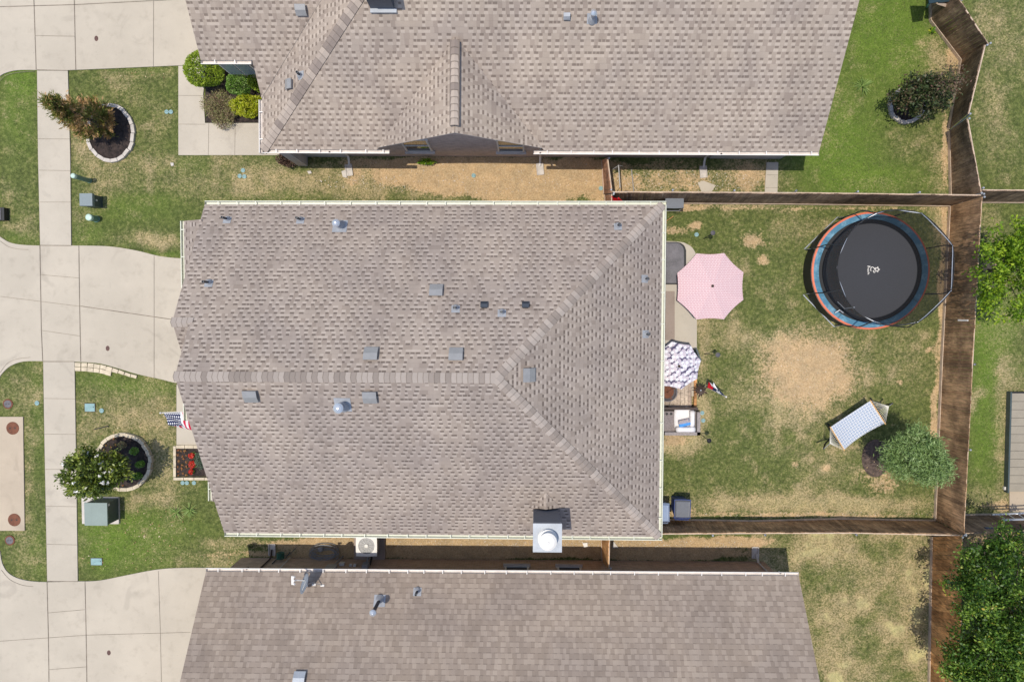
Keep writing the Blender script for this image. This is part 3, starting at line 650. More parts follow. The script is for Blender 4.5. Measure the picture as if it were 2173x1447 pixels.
# x, y, rx, ry, amount (photo units)
DRY = [(1715, 785, 104, 80, 1.25), (1690, 870, 60, 40, .3), (1690, 440, 300, 8, .4), (1560, 1060, 150, 26, .5), (1700, 1072, 200, 16, .7), (1850, 1065, 130, 14, .7),
    (1492, 730, 18, 60, .8), (1490, 870, 22, 50, .9), (1440, 940, 50, 22, 1.2), (1560, 710, 35, 35, .6), (1750, 1000, 50, 60, .5), (1990, 480, 14, 50, .9), (1930, 760, 60, 60, .35), (1480, 650, 20, 40, .4),
    (270, 200, 60, 40, .45), (330, 265, 40, 45, .55), (190, 310, 30, 60, .7), (265, 350, 100, 20, .35), (290, 385, 90, 28, .5), (370, 340, 120, 20, .4), (300, 505, 70, 16, .85), (350, 520, 50, 14, .8), (170, 460, 18, 50, .45), (200, 420, 20, 40, .5), (290, 160, 90, 10, .5), (55, 490, 30, 25, .6), (60, 430, 25, 40, .35), (15, 425, 15, 40, .7),
    (55, 830, 45, 45, .6), (260, 850, 120, 46, .55), (330, 890, 50, 60, .4), (230, 900, 60, 30, .4), (345, 1010, 45, 80, .65), (300, 1060, 70, 22, .6), (185, 930, 20, 50, .6), (180, 1090, 12, 50, .4), (60, 970, 10, 90, .5), (70, 1150, 30, 60, .4), (440, 1190, 60, 24, .6), (330, 1160, 60, 26, .3), (500, 1150, 60, 12, .7), (60, 1110, 20, 100, .2),
    (2130, 80, 60, 90, .75), (2100, 250, 30, 80, .4), (2140, 330, 40, 60, .35), (2090, 30, 30, 30, .5), (2095, 460, 30, 30, .7), (2080, 830, 16, 12, 1.2), (2065, 855, 10, 22, 1.2), (2130, 900, 18, 140, .9), (2095, 1060, 55, 30, .8), (2150, 810, 30, 40, .5),
    (1980, 110, 26, 50, .75), (2010, 180, 30, 60, .6), (1990, 340, 22, 60, .7), (1930, 310, 40, 40, .35), (1900, 385, 90, 14, .3),
    (1790, 1190, 190, 40, .95), (1750, 1240, 120, 50, .8), (1730, 1320, 32, 130, .85), (1870, 1240, 70, 60, .8), (1930, 1300, 55, 160, .95), (1850, 1330, 50, 80, .75), (1900, 1430, 70, 60, .7), (1660, 1160, 60, 18, .8), (1800, 1400, 60, 30, .7), (1750, 1440, 50, 30, .7),
    (700, 390, 120, 30, .6), (560, 380, 80, 40, .5), (500, 400, 60, 30, .3), (900, 380, 300, 50, .9), (1450, 385, 180, 40, .8), (1600, 370, 60, 40, .6)]
DIRT = [(1715, 787, 116, 90, 1.1), (1860, 1010, 46, 40, .8), (1600, 512, 50, 34, .42), (1600, 520, 22, 12, .6), (1480, 480, 14, 9, .9), (1500, 590, 22, 14, .6), (1620, 555, 18, 12, .9), (1440, 490, 40, 14, .8), (1437, 935, 34, 12, .9), (1430, 915, 30, 10, .7),
    (860, 372, 90, 26, .8), (1010, 380, 150, 44, 1.15), (1180, 385, 110, 46, 1.3), (980, 400, 60, 14, .9), (745, 380, 20, 20, .6), (1430, 385, 170, 50, .62), (1600, 385, 40, 40, .5),
    (700, 1150, 160, 14, 1.0), (950, 1152, 260, 16, 1.4), (1180, 1152, 120, 16, 1.5), (1420, 1152, 160, 14, 1.35), (1570, 1148, 70, 12, .8), (900, 1176, 420, 10, 1.4), (1400, 1176, 180, 10, 1.4), (1000, 348, 300, 8, 1.2), (2025, 60, 16, 14, .9), (2020, 125, 18, 40, 1.0), (2005, 275, 10, 40, .9), (2006, 355, 10, 40, .8), (1930, 300, 30, 8, .3),
    (1740, 443, 300, 5, .7), (2004, 470, 6, 40, .8), (1700, 1092, 290, 6, .9), (2000, 620, 8, 180, 1.0), (1987, 900, 8, 180, 1.0), (1460, 443, 40, 14, .6), (1440, 1080, 60, 12, .8), (2130, 1070, 20, 20, .6), (2095, 1075, 60, 8, .5), (2100, 570, 22, 70, .9), (2090, 1180, 60, 60, 1.2), (2150, 1150, 60, 40, 1.2),
    (1895, 905, 10, 10, .5), (1755, 992, 12, 10, .8), (1690, 985, 9, 9, .8), (1970, 745, 9, 8, .9), (1910, 808, 8, 6, 1.0), (1780, 1045, 8, 10, .6), (1605, 1050, 10, 8, .6)]
LUSH = [(1830, 180, 150, 190, .55), (1760, 340, 90, 90, .7), (1900, 50, 90, 90, .75), (1900, 380, 120, 40, .5), (40, 240, 45, 100, .55), (50, 170, 40, 30, .6), (40, 505, 45, 14, .6), (290, 150, 100, 16, .4), (280, 440, 120, 40, .55), (190, 500, 40, 25, .5), (360, 545, 60, 10, .6), (400, 350, 60, 20, .4),
    (300, 1120, 150, 45, .7), (260, 1190, 110, 40, .5), (80, 1180, 30, 60, .4), (230, 810, 80, 20, .6), (330, 830, 60, 20, .5), (80, 850, 20, 200, .4), (2110, 700, 60, 90, .75), (2090, 880, 40, 120, .8), (2100, 1000, 40, 60, .3), (1900, 1330, 30, 40, .0), (220, 1150, 40, 60, .4), (470, 1200, 40, 10, .3), (600, 410, 120, 30, .35),
    (1640, 860, 25, 60, .5), (1800, 750, 30, 50, .2), (1600, 720, 40, 80, .35), (1560, 470, 200, 30, .3), (1560, 1000, 140, 40, .35), (1800, 1020, 60, 60, .3)]
def fields(X, Y):
    px, py = proj(X, Y, np.zeros_like(X))
    wx = (fbm(X, Y, 1.1, 3)-.5)*46; wy = (fbm(X, Y, 1.1, 9)-.5)*46; qx, qy = px+wx, py+wy
    def acc(L, p=2.2):
        s = np.zeros_like(px)
        for x, y, rx, ry, a in L:
            k = .25+.75*min(1, min(rx, ry)/40.0)
            d = ((px+wx*k-x)/rx)**2+((py+wy*k-y)/ry)**2; s = np.maximum(s, a*np.exp(-d**1.3*.9)) if False else s+a*np.exp(-np.minimum(d, 50)**1.25*.8)
        return s
    dry = acc(DRY); dirt = acc(DIRT); lush = acc(LUSH)
    n1 = fbm(X, Y, 1.6, 21); n2 = fbm(X, Y, .42, 31, 3)
    dry = dry*(.62+.9*(n2-.2))+np.clip((n1-.50)*1.3, 0, .4)+np.clip((n2-.58)*1.8, 0, .5)
    by = inpoly(px, py, [(1400, 430), (2000, 430), (1990, 1110), (1400, 1110)])
    sy = inpoly(px, py, [(1600, 1120), (1990, 1120), (1990, 1600), (1500, 1600)])
    nn = fbm(X, Y, 1.0, 55); dry = np.where(sy, .36+np.clip((nn-.36)*2.4, 0, 1)*.80+(n2-.5)*.7, np.minimum(np.where(by, dry, dry*.70), .85))
    dry = np.where(by, dry*.95+.09, dry);
    dirt = dirt*(.75+.6*(n2-.3)); lush = lush*(.8+.5*(n1-.4))-np.where(by, .18, 0)
    return np.clip(dry, 0, 1.2), np.clip(dirt, 0, 1.3), np.clip(lush, -.3, 1), px, py
gx0, gx1, gy0, gy1, gs = -21.5, 22.0, -16.5, 14.5, .11
xs = np.arange(gx0, gx1+gs, gs); ys = np.arange(gy0, gy1+gs, gs)
# graded skirt out to the horizon
xs = np.concatenate([[-140, -80, -50, -35, -27], xs, [27, 35, 50, 80, 140]]); ys = np.concatenate([[-140, -80, -45, -30, -22], ys, [20, 30, 45, 80, 140]])
XX, YY = np.meshgrid(xs, ys); nx, ny = len(xs), len(ys)
dry, dirt, lush, gpx, gpy = fields(XX, YY)
me = bpy.data.meshes.new('lawn_ground'); me.vertices.add(nx*ny)
ZZ = (fbm(XX, YY, .5, 77, 2)-.5)*.02
me.vertices.foreach_set('co', np.stack([XX, YY, ZZ-.012], -1).ravel())
idx = np.arange(nx*ny).reshape(ny, nx); q = np.stack([idx[:-1, :-1], idx[:-1, 1:], idx[1:, 1:], idx[1:, :-1]], -1).reshape(-1, 4)
me.loops.add(q.size); me.loops.foreach_set('vertex_index', q.ravel()); me.polygons.add(len(q)); me.polygons.foreach_set('loop_start', np.arange(0, q.size, 4)); me.polygons.foreach_set('loop_total', np.full(len(q), 4))
me.update(); me.validate()
for nm, A in (('dry', dry), ('dirt', dirt), ('lush', lush)):
    at = me.attributes.new(nm, 'FLOAT', 'POINT'); at.data.foreach_set('value', A.ravel().astype(np.float32))
GREEN_D, GREEN, GREEN_L = (.080, .100, .032), (.150, .178, .054), (.125, .215, .030)
STRAW, STRAW_D, SOIL, SOIL_L = (.52, .40, .24), (.29, .23, .125), (.46, .30, .17), (.62, .45, .28)
def lawnmat():
    s = NT('lawn'); p = s.geo()
    A = {k: s.n('ShaderNodeAttribute', attribute_name=k).outputs['Fac'] for k in ('dry', 'dirt', 'lush')}
    f1 = s.noise(p, 15, 4, .75); f2 = s.noise(p, 7, 4, .65); f3 = s.noise(p, 2.2, 4, .6); f4 = s.noise(p, 60, 2, .6)
    g = s.mix(s.step(f2, .33, .66), GREEN_D, GREEN); g = s.mix(s.math('MULTIPLY', s.step(A['lush'], .05, .85), .85), g, s.mix(f1, (.085, .150, .024), (.180, .265, .042)))
    st = s.mix(s.step(f1, .35, .62), STRAW_D, STRAW)
    st = s.mix(s.step(A['dry'], .80, 1.15), st, s.mix(f1, (.46, .41, .19), (.66, .57, .31)))
    t = s.math('ADD', A['dry'], s.math('ADD', s.math('MULTIPLY', s.math('SUBTRACT', f1, .5), 1.7), s.math('MULTIPLY', s.math('SUBTRACT', f2, .5), .9)))
    c = s.mix(s.math('MULTIPLY', s.step(t, .02, 1.12), .95), g, st)
    so = s.mix(s.step(f1, .3, .7), SOIL, SOIL_L); t2 = s.math('ADD', A['dirt'], s.math('ADD', s.math('MULTIPLY', s.math('SUBTRACT', f1, .5), .9), s.math('MULTIPLY', s.math('SUBTRACT', f2, .5), .8)))
    c = s.mix(s.math('MULTIPLY', s.step(t2, .36, .72), .9), c, so)
    fl = s.math('MULTIPLY', s.step(s.noise(p, 38, 1), .70, .76), s.step(s.math('ADD', A['dirt'], s.math('MULTIPLY', A['dry'], .25)), .15, .6)); c = s.mix(s.math('MULTIPLY', fl, .8), c, (.70, .62, .50))
    c = s.mul(1.0, c, s.mix(s.step(f4, .25, .75), (.74, .74, .70), (1.24, 1.24, 1.20)))
    c = s.mul(1.0, c, s.mix(s.step(f3, .3, .7), (.86, .88, .88), (1.10, 1.08, 1.04)))
    s.bump(s.math('ADD', f1, f4), .03, .7); return s.out(c, .95, 0, .1)
M['lawn'] = lawnmat(); me.materials.append(M['lawn'])
gr = bpy.data.objects.new('lawn_ground', me); col.objects.link(gr); tag(gr, kind='structure')
# grass blades : one uncountable mass
def blade_mat():
    s = NT('grass_blades'); u, v = s.uv()
    c = s.ramp(u, [(0, GREEN_D), (.30, GREEN), (.52, (.16, .21, .06)), (.62, (.24, .22, .10)), (.80, (.38, .32, .17)), (1, (.52, .42, .25))]); return s.out(c, .8, 0, .2)
def quads_mesh(name, V, U, m):
    n = len(V)//4; me = bpy.data.meshes.new(name); me.vertices.add(len(V)); me.vertices.foreach_set('co', V.ravel())
    me.loops.add(n*4); me.loops.foreach_set('vertex_index', np.arange(n*4)); me.polygons.add(n); me.polygons.foreach_set('loop_start', np.arange(0, n*4, 4)); me.polygons.foreach_set('loop_total', np.full(n, 4)); me.update()
    uvl = me.uv_layers.new(name='UVMap'); uu = np.zeros((n*4, 2), np.float32); uu[:, 0] = np.repeat(np.clip(U, .002, .998), 4); uu[:, 1] = np.tile([0, 0, 1, 1], n); uvl.data.foreach_set('uv', uu.ravel())
    me.materials.append(m); return me
HOUSES = [[(420, 120), (560, 120), (560, 340), (1655, 340), (1740, -300), (380, -300)], [(470, 460), (1400, 460), (1400, 1110), (490, 1110), (450, 980), (440, 820), (440, 460)], [(505, 1186), (1606, 1186), (1640, 1700), (480, 1700)]]
NB = 150000
bx = RNG.uniform(-19.5, 19.6, NB); by = RNG.uniform(-14.5, 12.6, NB)
d_, t_, l_, px_, py_ = fields(bx, by); keep = np.ones(NB, bool)
for P in EXC+HOUSES: keep &= ~inpoly(px_, py_, P)
BEDS = []
# ================================================================= BEDS, EDGING, PLANTS
def ring_blocks(cx, cy, rx, ry, n, m, root, h=.10, wd=.13, a0=0, a1=2*math.pi, jit=.02):
    """edging blocks set round a bed; cx.. in metres"""
    r = random.Random(n)
    for k in range(n):
        t0 = a0+(a1-a0)*k/n; t1 = a0+(a1-a0)*(k+.95)/n; j = r.uniform(-jit, jit)
        P = []
        for t, rr in ((t0, 0), (t1, 0), (t1, wd), (t0, wd)):
            P.append((cx+(rx+j-rr)*math.cos(t), cy+(ry+j-rr)*math.sin(t)))
        mb = MB(); mb.prism(P, -.02, h+r.uniform(-.008, .008)); mb.build('edging_block', m, root)
def disc(name, cx, cy, rx, ry, z, m, n=40):
    mb = MB(); mb.prism([(cx+rx*math.cos(2*math.pi*k/n), cy+ry*math.sin(2*math.pi*k/n)) for k in range(n)], -.03, z); return tag(mb.build(name, m), kind='structure')
def ellipse_px(x, y, rx, ry, n=24): return [(x+rx*math.cos(2*math.pi*k/n), y+ry*math.sin(2*math.pi*k/n)) for k in range(n)]
def bed(label, px, py, rx, ry, n, m, h=.10, mulch='mulch'):
    BEDS.append(ellipse_px(px, py, rx, ry)); cx, cy = G(px, py); sx = (G(px+rx, py)[0]-G(px-rx, py)[0])/2; sy = abs(G(px, py+ry)[1]-G(px, py-ry)[1])/2
    root = thing('tree_ring', label, 'garden edging', (cx, cy, 0), 0, 'tree rings of edging blocks'); ring_blocks(cx, cy, sx, sy, n, m, root, h); disc('mulch_bed', cx, cy, sx-.1, sy-.1, .05, M[mulch]); return cx, cy
b1 = bed('white block ring round the rust coloured conifer in the front lawn', 236, 284, 52, 63, 20, M['block'])
b2 = bed('tan limestone ring round the white flowering tree beside the sidewalk', 265, 979, 61, 61, 26, M['limestone'], .16)
b3 = bed('white block ring round the dark purple shrub behind the top house', 1922, 225, 39, 40, 16, M['block'])
bx1, by1 = G(1858, 972); BEDS.append(ellipse_px(1858, 972, 32, 42)); disc('mulch_bed', bx1, by1, .52, .72, .012, M['mulch_brown'])
# rectangular flower bed at the porch
R = [(373, 944), (460, 944), (475, 1014), (371, 1014)]; BEDS.append(R); EXC.append(R)
tag(poly_struct('mulch_bed', [(377, 948), (470, 948), (480, 1010), (375, 1010)], -.03, .06, M['mulch']))
rb = thing('bed_edging', 'tan limestone border of the red flower bed at the porch', 'garden edging', G3(372, 1014))
def line_blocks(pts, n, wd, m, root, h=.13):
    P0, P1 = [Vector((*G(*p), 0)) for p in pts]; d = (P1-P0)/n; nn = Vector((-d.y, d.x, 0)).normalized()*wd
    for k in range(n):
        a = P0+d*(k+.02); b = P0+d*(k+.97); MB().prism([(q.x, q.y) for q in (a, b, b+nn, a+nn)], -.02, h+.006*math.sin(k*5)).build('edging_block', m, root)
line_blocks([(371, 1017), (481, 1017)], 5, .10, M['limestone'], rb); line_blocks([(371, 945), (371, 1011)], 3, .10, M['limestone'], rb); line_blocks([(377, 950), (450, 950)], 4, .12, M['limestone'], rb)
# bed beside the top house path
HB = [(436, 150), (640, 150), (640, 261), (438, 261)]; BEDS.append(HB); EXC.append(HB); tag(poly_struct('mulch_bed', HB, -.03, .045, M['mulch']))
# paver edging along the driveway
pe = thing('paver_edging', 'double row of tan pavers along the curved driveway edge', 'garden edging', G3(200, 778))
edge = smooth_poly([(160, 768.5), (185, 769.5), (215, 773), (245, 781), (270, 790), (292, 796.5)], 4, False)
k = 0; acc = [Vector((*G(*p), 0)) for p in edge]; L = [0]
for a_, b_ in zip(acc, acc[1:]): L.append(L[-1]+(b_-a_).length)
def at(s):
    for i in range(len(L)-1):
        if s <= L[i+1]: return acc[i].lerp(acc[i+1], (s-L[i])/(L[i+1]-L[i]+1e-9)), (acc[i+1]-acc[i]).normalized()
    return acc[-1], (acc[-1]-acc[-2]).normalized()
s_ = 0.0; i = 0; rp = random.Random(4)
while s_ < L[-1]-.2:
    a_, d = at(s_+.01); b_, _ = at(s_+.235); n = Vector((d.y, -d.x, 0))
    for row in (0, 1):
        if row and s_ > L[-1]-1.1: continue
        o = .01+row*.17; w_ = .155*(1 if s_ < L[-1]-.9 else .75); q = [a_+n*o, b_+n*o, b_+n*(o+w_), a_+n*(o+w_)]
        q = [v+Vector((rp.uniform(-.008, .008), rp.uniform(-.008, .008), 0)) for v in q]
        MB().prism([(v.x, v.y) for v in q], -.02, .05+rp.uniform(-.006, .006)).build('paver', M['limestone'], pe)
    s_ += .25
BEDS.append([(158, 767), (200, 769), (240, 778), (292, 795), (280, 801), (236, 792), (200, 786), (160, 783)])
for P in BEDS: keep &= ~inpoly(px_, py_, P)
keep &= (t_+RNG.uniform(-.3, .3, NB) < .75)
bx, by, d_, t_, l_ = bx[keep], by[keep], d_[keep], t_[keep], l_[keep]; n = len(bx)
ang = RNG.uniform(0, 2*math.pi, n); ln = RNG.uniform(.03, .075, n)*(1+.4*np.clip(l_, 0, 1)); le = RNG.uniform(.5, 1.4, n); wd_ = RNG.uniform(.004, .009, n)
dx, dy = np.cos(ang), np.sin(ang); B = np.stack([bx, by, np.full(n, -.01)], 1); sd = np.stack([-dy*wd_, dx*wd_, np.zeros(n)], 1); tip = B+np.stack([dx*ln*np.sin(le), dy*ln*np.sin(le), ln*np.cos(le)+.012], 1)
V = np.stack([B-sd, B+sd, tip+sd*.3, tip-sd*.3], 1).reshape(-1, 3)
U = np.clip(.16+.55*np.clip(d_, 0, 1)+RNG.normal(0, .13, n)+.05*l_, 0, 1); U = np.where(l_ > .3, np.clip(U, .1, .52), U)
go = bpy.data.objects.new('grass', quads_mesh('grass', V, U, blade_mat())); col.objects.link(go); tag(go, 'short mown grass blades growing over the lawns', 'grass', kind='stuff')
# ---------------- foliage
def leaf_quads(C, size, w=.45, flat=.0, outward=None, rng=RNG):
    n = len(C); a = rng.normal(size=(n, 3)); a[:, 2] *= (1-flat)
    if outward is not None: a = a*.55+outward
    a /= np.linalg.norm(a, axis=1)[:, None]+1e-9; b = np.cross(a, rng.normal(size=(n, 3))*[.6, .6, 1]+np.array([0, 0, flat*1.5])); b /= np.linalg.norm(b, axis=1)[:, None]+1e-9
    s = size*rng.uniform(.6, 1.25, n); A = a*s[:, None]; Bv = b*(s*w)[:, None]
    return np.stack([C-A*.5, C+Bv*.5, C+A*.5, C-Bv*.5], 1).reshape(-1, 3)
def ellipsoid_clumps(c, r, n, rng, shell=.55, lumps=7, lumpy=.28):
    d = rng.normal(size=(n, 3)); d /= np.linalg.norm(d, axis=1)[:, None]; L = rng.normal(size=(lumps, 3)); L /= np.linalg.norm(L, axis=1)[:, None]
    bump = 1-lumpy+lumpy*1.25*np.max(np.clip(d @ L.T, 0, 1)**3, axis=1); rad = (shell+(1-shell)*rng.uniform(0, 1, n)**.6)*bump
    return np.array(c)+d*rad[:, None]*np.array(r), d
def plant(name, label, cat, base, parts, trunk=None, group=None):
    """parts: list of (name, V, U, material); trunk: list of polylines (pts, radii)"""
    root = thing(name, label, cat, base, 0, group)
    if trunk:
        mb = MB()
        for pts, r in trunk: mb.tube(pts, r, 7)
        mb.build('trunk', M['bark'], root, smooth=True)
    for nm, V, U, m in parts:
        o = bpy.data.objects.new(nm, quads_mesh(nm, V-np.array(base), U, m)); col.objects.link(o); o.parent = root
    return root
def branches(base, c, r, n, rng, r0=.05):
    out = [([base, tuple(np.array(base)*.5+np.array(c)*.5+rng.normal(0, .04, 3)), tuple(c)], [r0, r0*.75, r0*.4])]
    st = np.array(base)*.55+np.array(c)*.45
    for _ in range(n):
        d = rng.normal(size=3); d[2] = abs(d[2])*.6+.1; d /= np.linalg.norm(d); e = np.array(c)+d*np.array(r)*.85; m = st*.5+e*.5+np.array([0, 0, .06])
        out.append(([tuple(st), tuple(m), tuple(e)], [r0*.5, r0*.32, r0*.1]))
    return out
def crown(c, r, nc, nl, cs, ls, rng, w=.45, shell=.5, lumps=8, lumpy=.3, flat=0):
    C, d = ellipsoid_clumps(c, r, nc, rng, shell, lumps, lumpy); k = rng.integers(0, nc, nl); P = C[k]+rng.normal(0, cs, (nl, 3))
    cu = rng.uniform(-.22, .22, nc); U = .5+cu[k]+rng.normal(0, .16, nl); return leaf_quads(P, ls, w, flat, d[k]*.5, rng), U
LV = dict(conifer=leafmat('conifer_sprays', [(0, (.10, .14, .03)), (.3, (.24, .24, .05)), (.5, (.46, .30, .12)), (1, (.80, .52, .28))], .6, .35),
    magnolia=leafmat('glossy_leaves', [(0, (.03, .05, .01)), (.4, (.085, .125, .018)), (.75, (.21, .26, .035)), (1, (.34, .38, .08))], .32, .2),
    purple=leafmat('dark_purple_leaves', [(0, (.020, .032, .010)), (.5, (.058, .088, .026)), (.8, (.13, .095, .05)), (1, (.22, .12, .09))]),
    willow=leafmat('soft_green_leaves', [(0, (.085, .14, .04)), (.5, (.20, .30, .085)), (1, (.40, .50, .22))]),
    lime=leafmat('lime_leaves', [(0, (.04, .08, .006)), (.5, (.16, .29, .012)), (1, (.50, .62, .05))], .5, .4),
    elm=leafmat('fresh_green_leaves', [(0, (.012, .035, .006)), (.5, (.065, .145, .015)), (.88, (.30, .43, .06)), (1, (.55, .42, .08))], .45, .3),
    hedge=leafmat('hedge_leaves', [(0, (.10, .16, .015)), (.5, (.27, .38, .025)), (1, (.50, .58, .08))], .45, .3),
    boxw=leafmat('boxwood_leaves', [(0, (.06, .14, .015)), (.5, (.16, .31, .035)), (1, (.42, .55, .18))], .4, .25),
    gold=leafmat('golden_leaves', [(0, (.18, .24, .01)), (.5, (.45, .50, .02)), (1, (.75, .68, .12))], .45, .35),
    brownish=leafmat('twiggy_leaves', [(0, (.13, .08, .05)), (.4, (.30, .21, .13)), (.7, (.26, .30, .09)), (1, (.48, .38, .24))], .7, .2),
    burg=leafmat('burgundy_leaves', [(0, (.03, .018, .015)), (.5, (.10, .055, .04)), (.85, (.19, .12, .08)), (1, (.12, .16, .05))], .6, .2),
    red=leafmat('red_petals', [(0, (.45, .015, .01)), (.6, (.78, .045, .02)), (1, (.9, .2, .15))], .5, .3),
    whitep=leafmat('white_petals', [(0, (.75, .72, .66)), (1, (.9, .88, .84))], .5, .2),
    small=leafmat('seedling_leaves', [(0, (.10, .15, .03)), (.5, (.25, .28, .08)), (.8, (.35, .25, .12)), (1, (.6, .16, .08))], .5, .3),
    grassy=leafmat('long_grass', [(0, (.16, .26, .05)), (1, (.34, .46, .14))], .6, .3),
    banana=leafmat('broad_leaves', [(0, (.05, .14, .008)), (.6, (.18, .34, .02)), (1, (.55, .55, .06))], .4, .35))
r = np.random.default_rng(11)
# rust coloured conifer, front lawn
bx0, by0 = G(222, 268); h = 3.0; n = 10500; t = r.uniform(0, 1, n)**1.25; rad = (.93*(1-t)**.85+.04)*np.where(t < .12, .6+3.3*t, 1)
nc_ = 210; ct = r.uniform(0, 1, nc_)**1.15; caz = r.uniform(0, 2*math.pi, nc_); crad = (.76*(1-ct)**.85+.03)*np.where(ct < .12, .6+3.3*ct, 1)*r.uniform(.45, 1.12, nc_)**.6
CC = np.stack([bx0+crad*np.cos(caz), by0+crad*np.sin(caz), .2+ct*h], 1); kk = r.integers(0, nc_, n); cout = np.stack([np.cos(caz)*.9, np.sin(caz)*.9, np.full(nc_, .75)], 1); tt = r.normal(0, .085, (n, 1))
C = CC[kk]+cout[kk]*tt+r.normal(0, .05, (n, 3)); out = cout[kk]; C[:, 2] = np.maximum(C[:, 2], .06)
ccol = np.where(r.uniform(0, 1, nc_) < .42+.45*ct, .2, .70)+r.normal(0, .08, nc_); U = ccol[kk]+r.normal(0, .13, n)
plant('conifer', 'rust and green pointed conifer leaning over the sidewalk', 'tree', (bx0, by0, 0), [('crown', leaf_quads(C, .16, .22, 0, out*1.3, r), U, LV['conifer'])], [([(bx0, by0, 0), (bx0, by0, h*.9)], [.07, .015])])
# white flowering tree, front lawn
b0 = (*G(243, 985), 0); c0 = G3(198, 1001, 2.15); V, U = crown(c0, (1.12, 1.0, .95), 140, 6800, .09, .15, r, .42, .45, 9, .35)
Cw, _ = ellipsoid_clumps(np.array(c0)+[0, 0, .12], (1.1, .98, .95), 26, r, .92); Vw = leaf_quads(np.repeat(Cw, 5, 0)+r.normal(0, .025, (130, 3)), .11, .7, .3, None, r)
plant('flowering_tree', 'glossy dark green tree with a few white blossoms shading the sidewalk', 'tree', b0, [('crown', V, U, LV['magnolia']), ('blossoms', Vw, r.uniform(0, 1, 130), LV['whitep'])], branches(b0, c0, (1, 1, .8), 9, r, .06))
# dark purple shrub tree behind top house
b0 = (*G(1930, 222), 0); c0 = G3(1964, 197, 1.55); V, U = crown(c0, (1.02, .74, 1.1), 170, 6800, .10, .12, r, .5, .4, 8, .35)
c1 = G3(2012, 172, 2.6); V2, U2 = crown(c1, (.5, .42, .5), 40, 900, .12, .10, r, .4, .5)
plant('crape_myrtle', 'dark purple leafed shrub tree between the top house and the fence', 'tree', b0, [('crown', np.concatenate([V, V2]), np.concatenate([U, U2+.2]), LV['purple'])], branches(b0, c0, (.9, .7, .9), 8, r, .05))
# soft green yard tree
b0 = (*G(1862, 962), 0); c0 = G3(1944, 962, 2.5); V, U = crown(c0, (1.05, 1.0, .85), 230, 13500, .13, .15, r, .20, .35, 9, .42)
c1 = G3(1985, 1000, 3.0); V2, U2 = crown(c1, (.62, .55, .6), 80, 3600, .12, .14, r, .2, .3, 6, .4)
plant('willow_tree', 'soft green narrow leafed tree beside the hammock', 'tree', b0, [('crown', np.concatenate([V, V2]), np.concatenate([U, U2]), LV['willow'])], branches(b0, c0, (1, 1, .7), 9, r, .05))
# lime tree beyond the back fence
b0 = (*G(2098, 575), 0); c0 = G3(2156, 566, 2.9); V, U = crown(c0, (1.25, 1.7, 1.1), 130, 8200, .12, .12, r, .55, .3, 16, .65)
plant('lime_green_tree', 'bright yellow green tree beyond the back fence by the trampoline', 'tree', b0, [('crown', V, U, LV['lime'])], branches(b0, c0, (1.1, 1.5, .9), 12, r, .07))
# big tree bottom right
b0 = (*G(2110, 1290), 0); c0 = G3(2180, 1320, 3.4); V, U = crown(c0, (2.55, 3.2, 1.7), 330, 34000, .135, .115, r, .5, .25, 22, .55)
c1 = G3(2074, 1225, 2.6); V2, U2 = crown(c1, (1.0, 1.4, .6), 90, 4200, .14, .11, r, .5, .3, 9, .5); c2 = G3(2120, 1430, 3.0); V3, U3 = crown(c2, (2.0, 1.6, 1.4), 180, 15000, .15, .115, r, .5, .3, 9, .4)
plant('shade_tree', 'large fresh green tree overhanging the fence in the bottom right corner', 'tree', b0, [('crown', np.concatenate([V, V2, V3]), np.concatenate([U, U2, U3]), LV['elm'])], branches(b0, c0, (2.6, 3.0, 1.3), 26, r, .11))
# bushes at the top house
def bush(name, label, px, py, rx, ry, hz, mat_, nl=2600, ls=.07, w=.55, z=None, flatk=.0, group=None, shell=.86, cat='bush', lump=.28):
    zc = hz*.5 if z is None else z; c = G3(px, py, zc+.1); b = (c[0], c[1], 0); C, d = ellipsoid_clumps(c, (rx, ry, hz*.62), nl, r, shell, 12, lump)
    C[:, 2] = np.maximum(C[:, 2], .05); U = .5+r.normal(0, .2, nl)+.1*np.sin(C[:, 0]*9)*np.cos(C[:, 1]*8)
    return plant(name, label, cat, b, [('foliage', leaf_quads(C, ls, w, 0, d*.9, r), U, mat_)], [([b, (b[0], b[1], hz*.7)], [.04, .02])], group)
bush('hedge_bush', 'largest rounded yellow green bush at the corner of the top house path', 434, 152, .70, .70, 1.15, LV['hedge'], 6500, .085, .5, group='bushes beside the top house')
bush('hedge_bush', 'small clipped dark green round bush under the top house eave', 507, 181, .46, .42, .8, LV['boxw'], 3200, .055, group='bushes beside the top house')
bush('hedge_bush', 'half hidden green bush tucked against the top house roof edge', 548, 176, .36, .36, .8, LV['hedge'], 2600, .06, group='bushes beside the top house')
bush('hedge_bush', 'low golden bush with yellow leaves in the corner of the mulch bed', 527, 224, .66, .42, .45, LV['gold'], 3400, .075, lump=.5, group='bushes beside the top house')
bush('hedge_bush', 'sprawling brown twiggy bush beside the top house path', 468, 231, .80, .74, .35, LV['brownish'], 5600, .085, .25, shell=.25, lump=.55, group='bushes beside the top house')
bush('shrub', 'small burgundy shrub at the wall corner of the top house', 609, 339, .46, .30, .4, LV['burg'], 1300, .085, .4, shell=.4)
for px, py, lb in ((285, 957, 'upper green shrub in the limestone tree ring'), (297, 985, 'middle green shrub in the limestone tree ring'), (290, 1010, 'lower green shrub in the limestone tree ring')):
    bush('shrub', lb, px, py, .20, .15, .28, LV['boxw'], 500, .075, .4, group='shrubs in the limestone ring', shell=.4)
bush('shrub', 'reddish green shrub among the seedlings in the limestone tree ring', 259, 944, .17, .14, .25, LV['brownish'], 350, .07, .4, shell=.4)
bush('shrub', 'small weeds along the top house wall under its left window', 905, 344, .38, .13, .18, LV['banana'], 260, .10, .4, shell=.3)
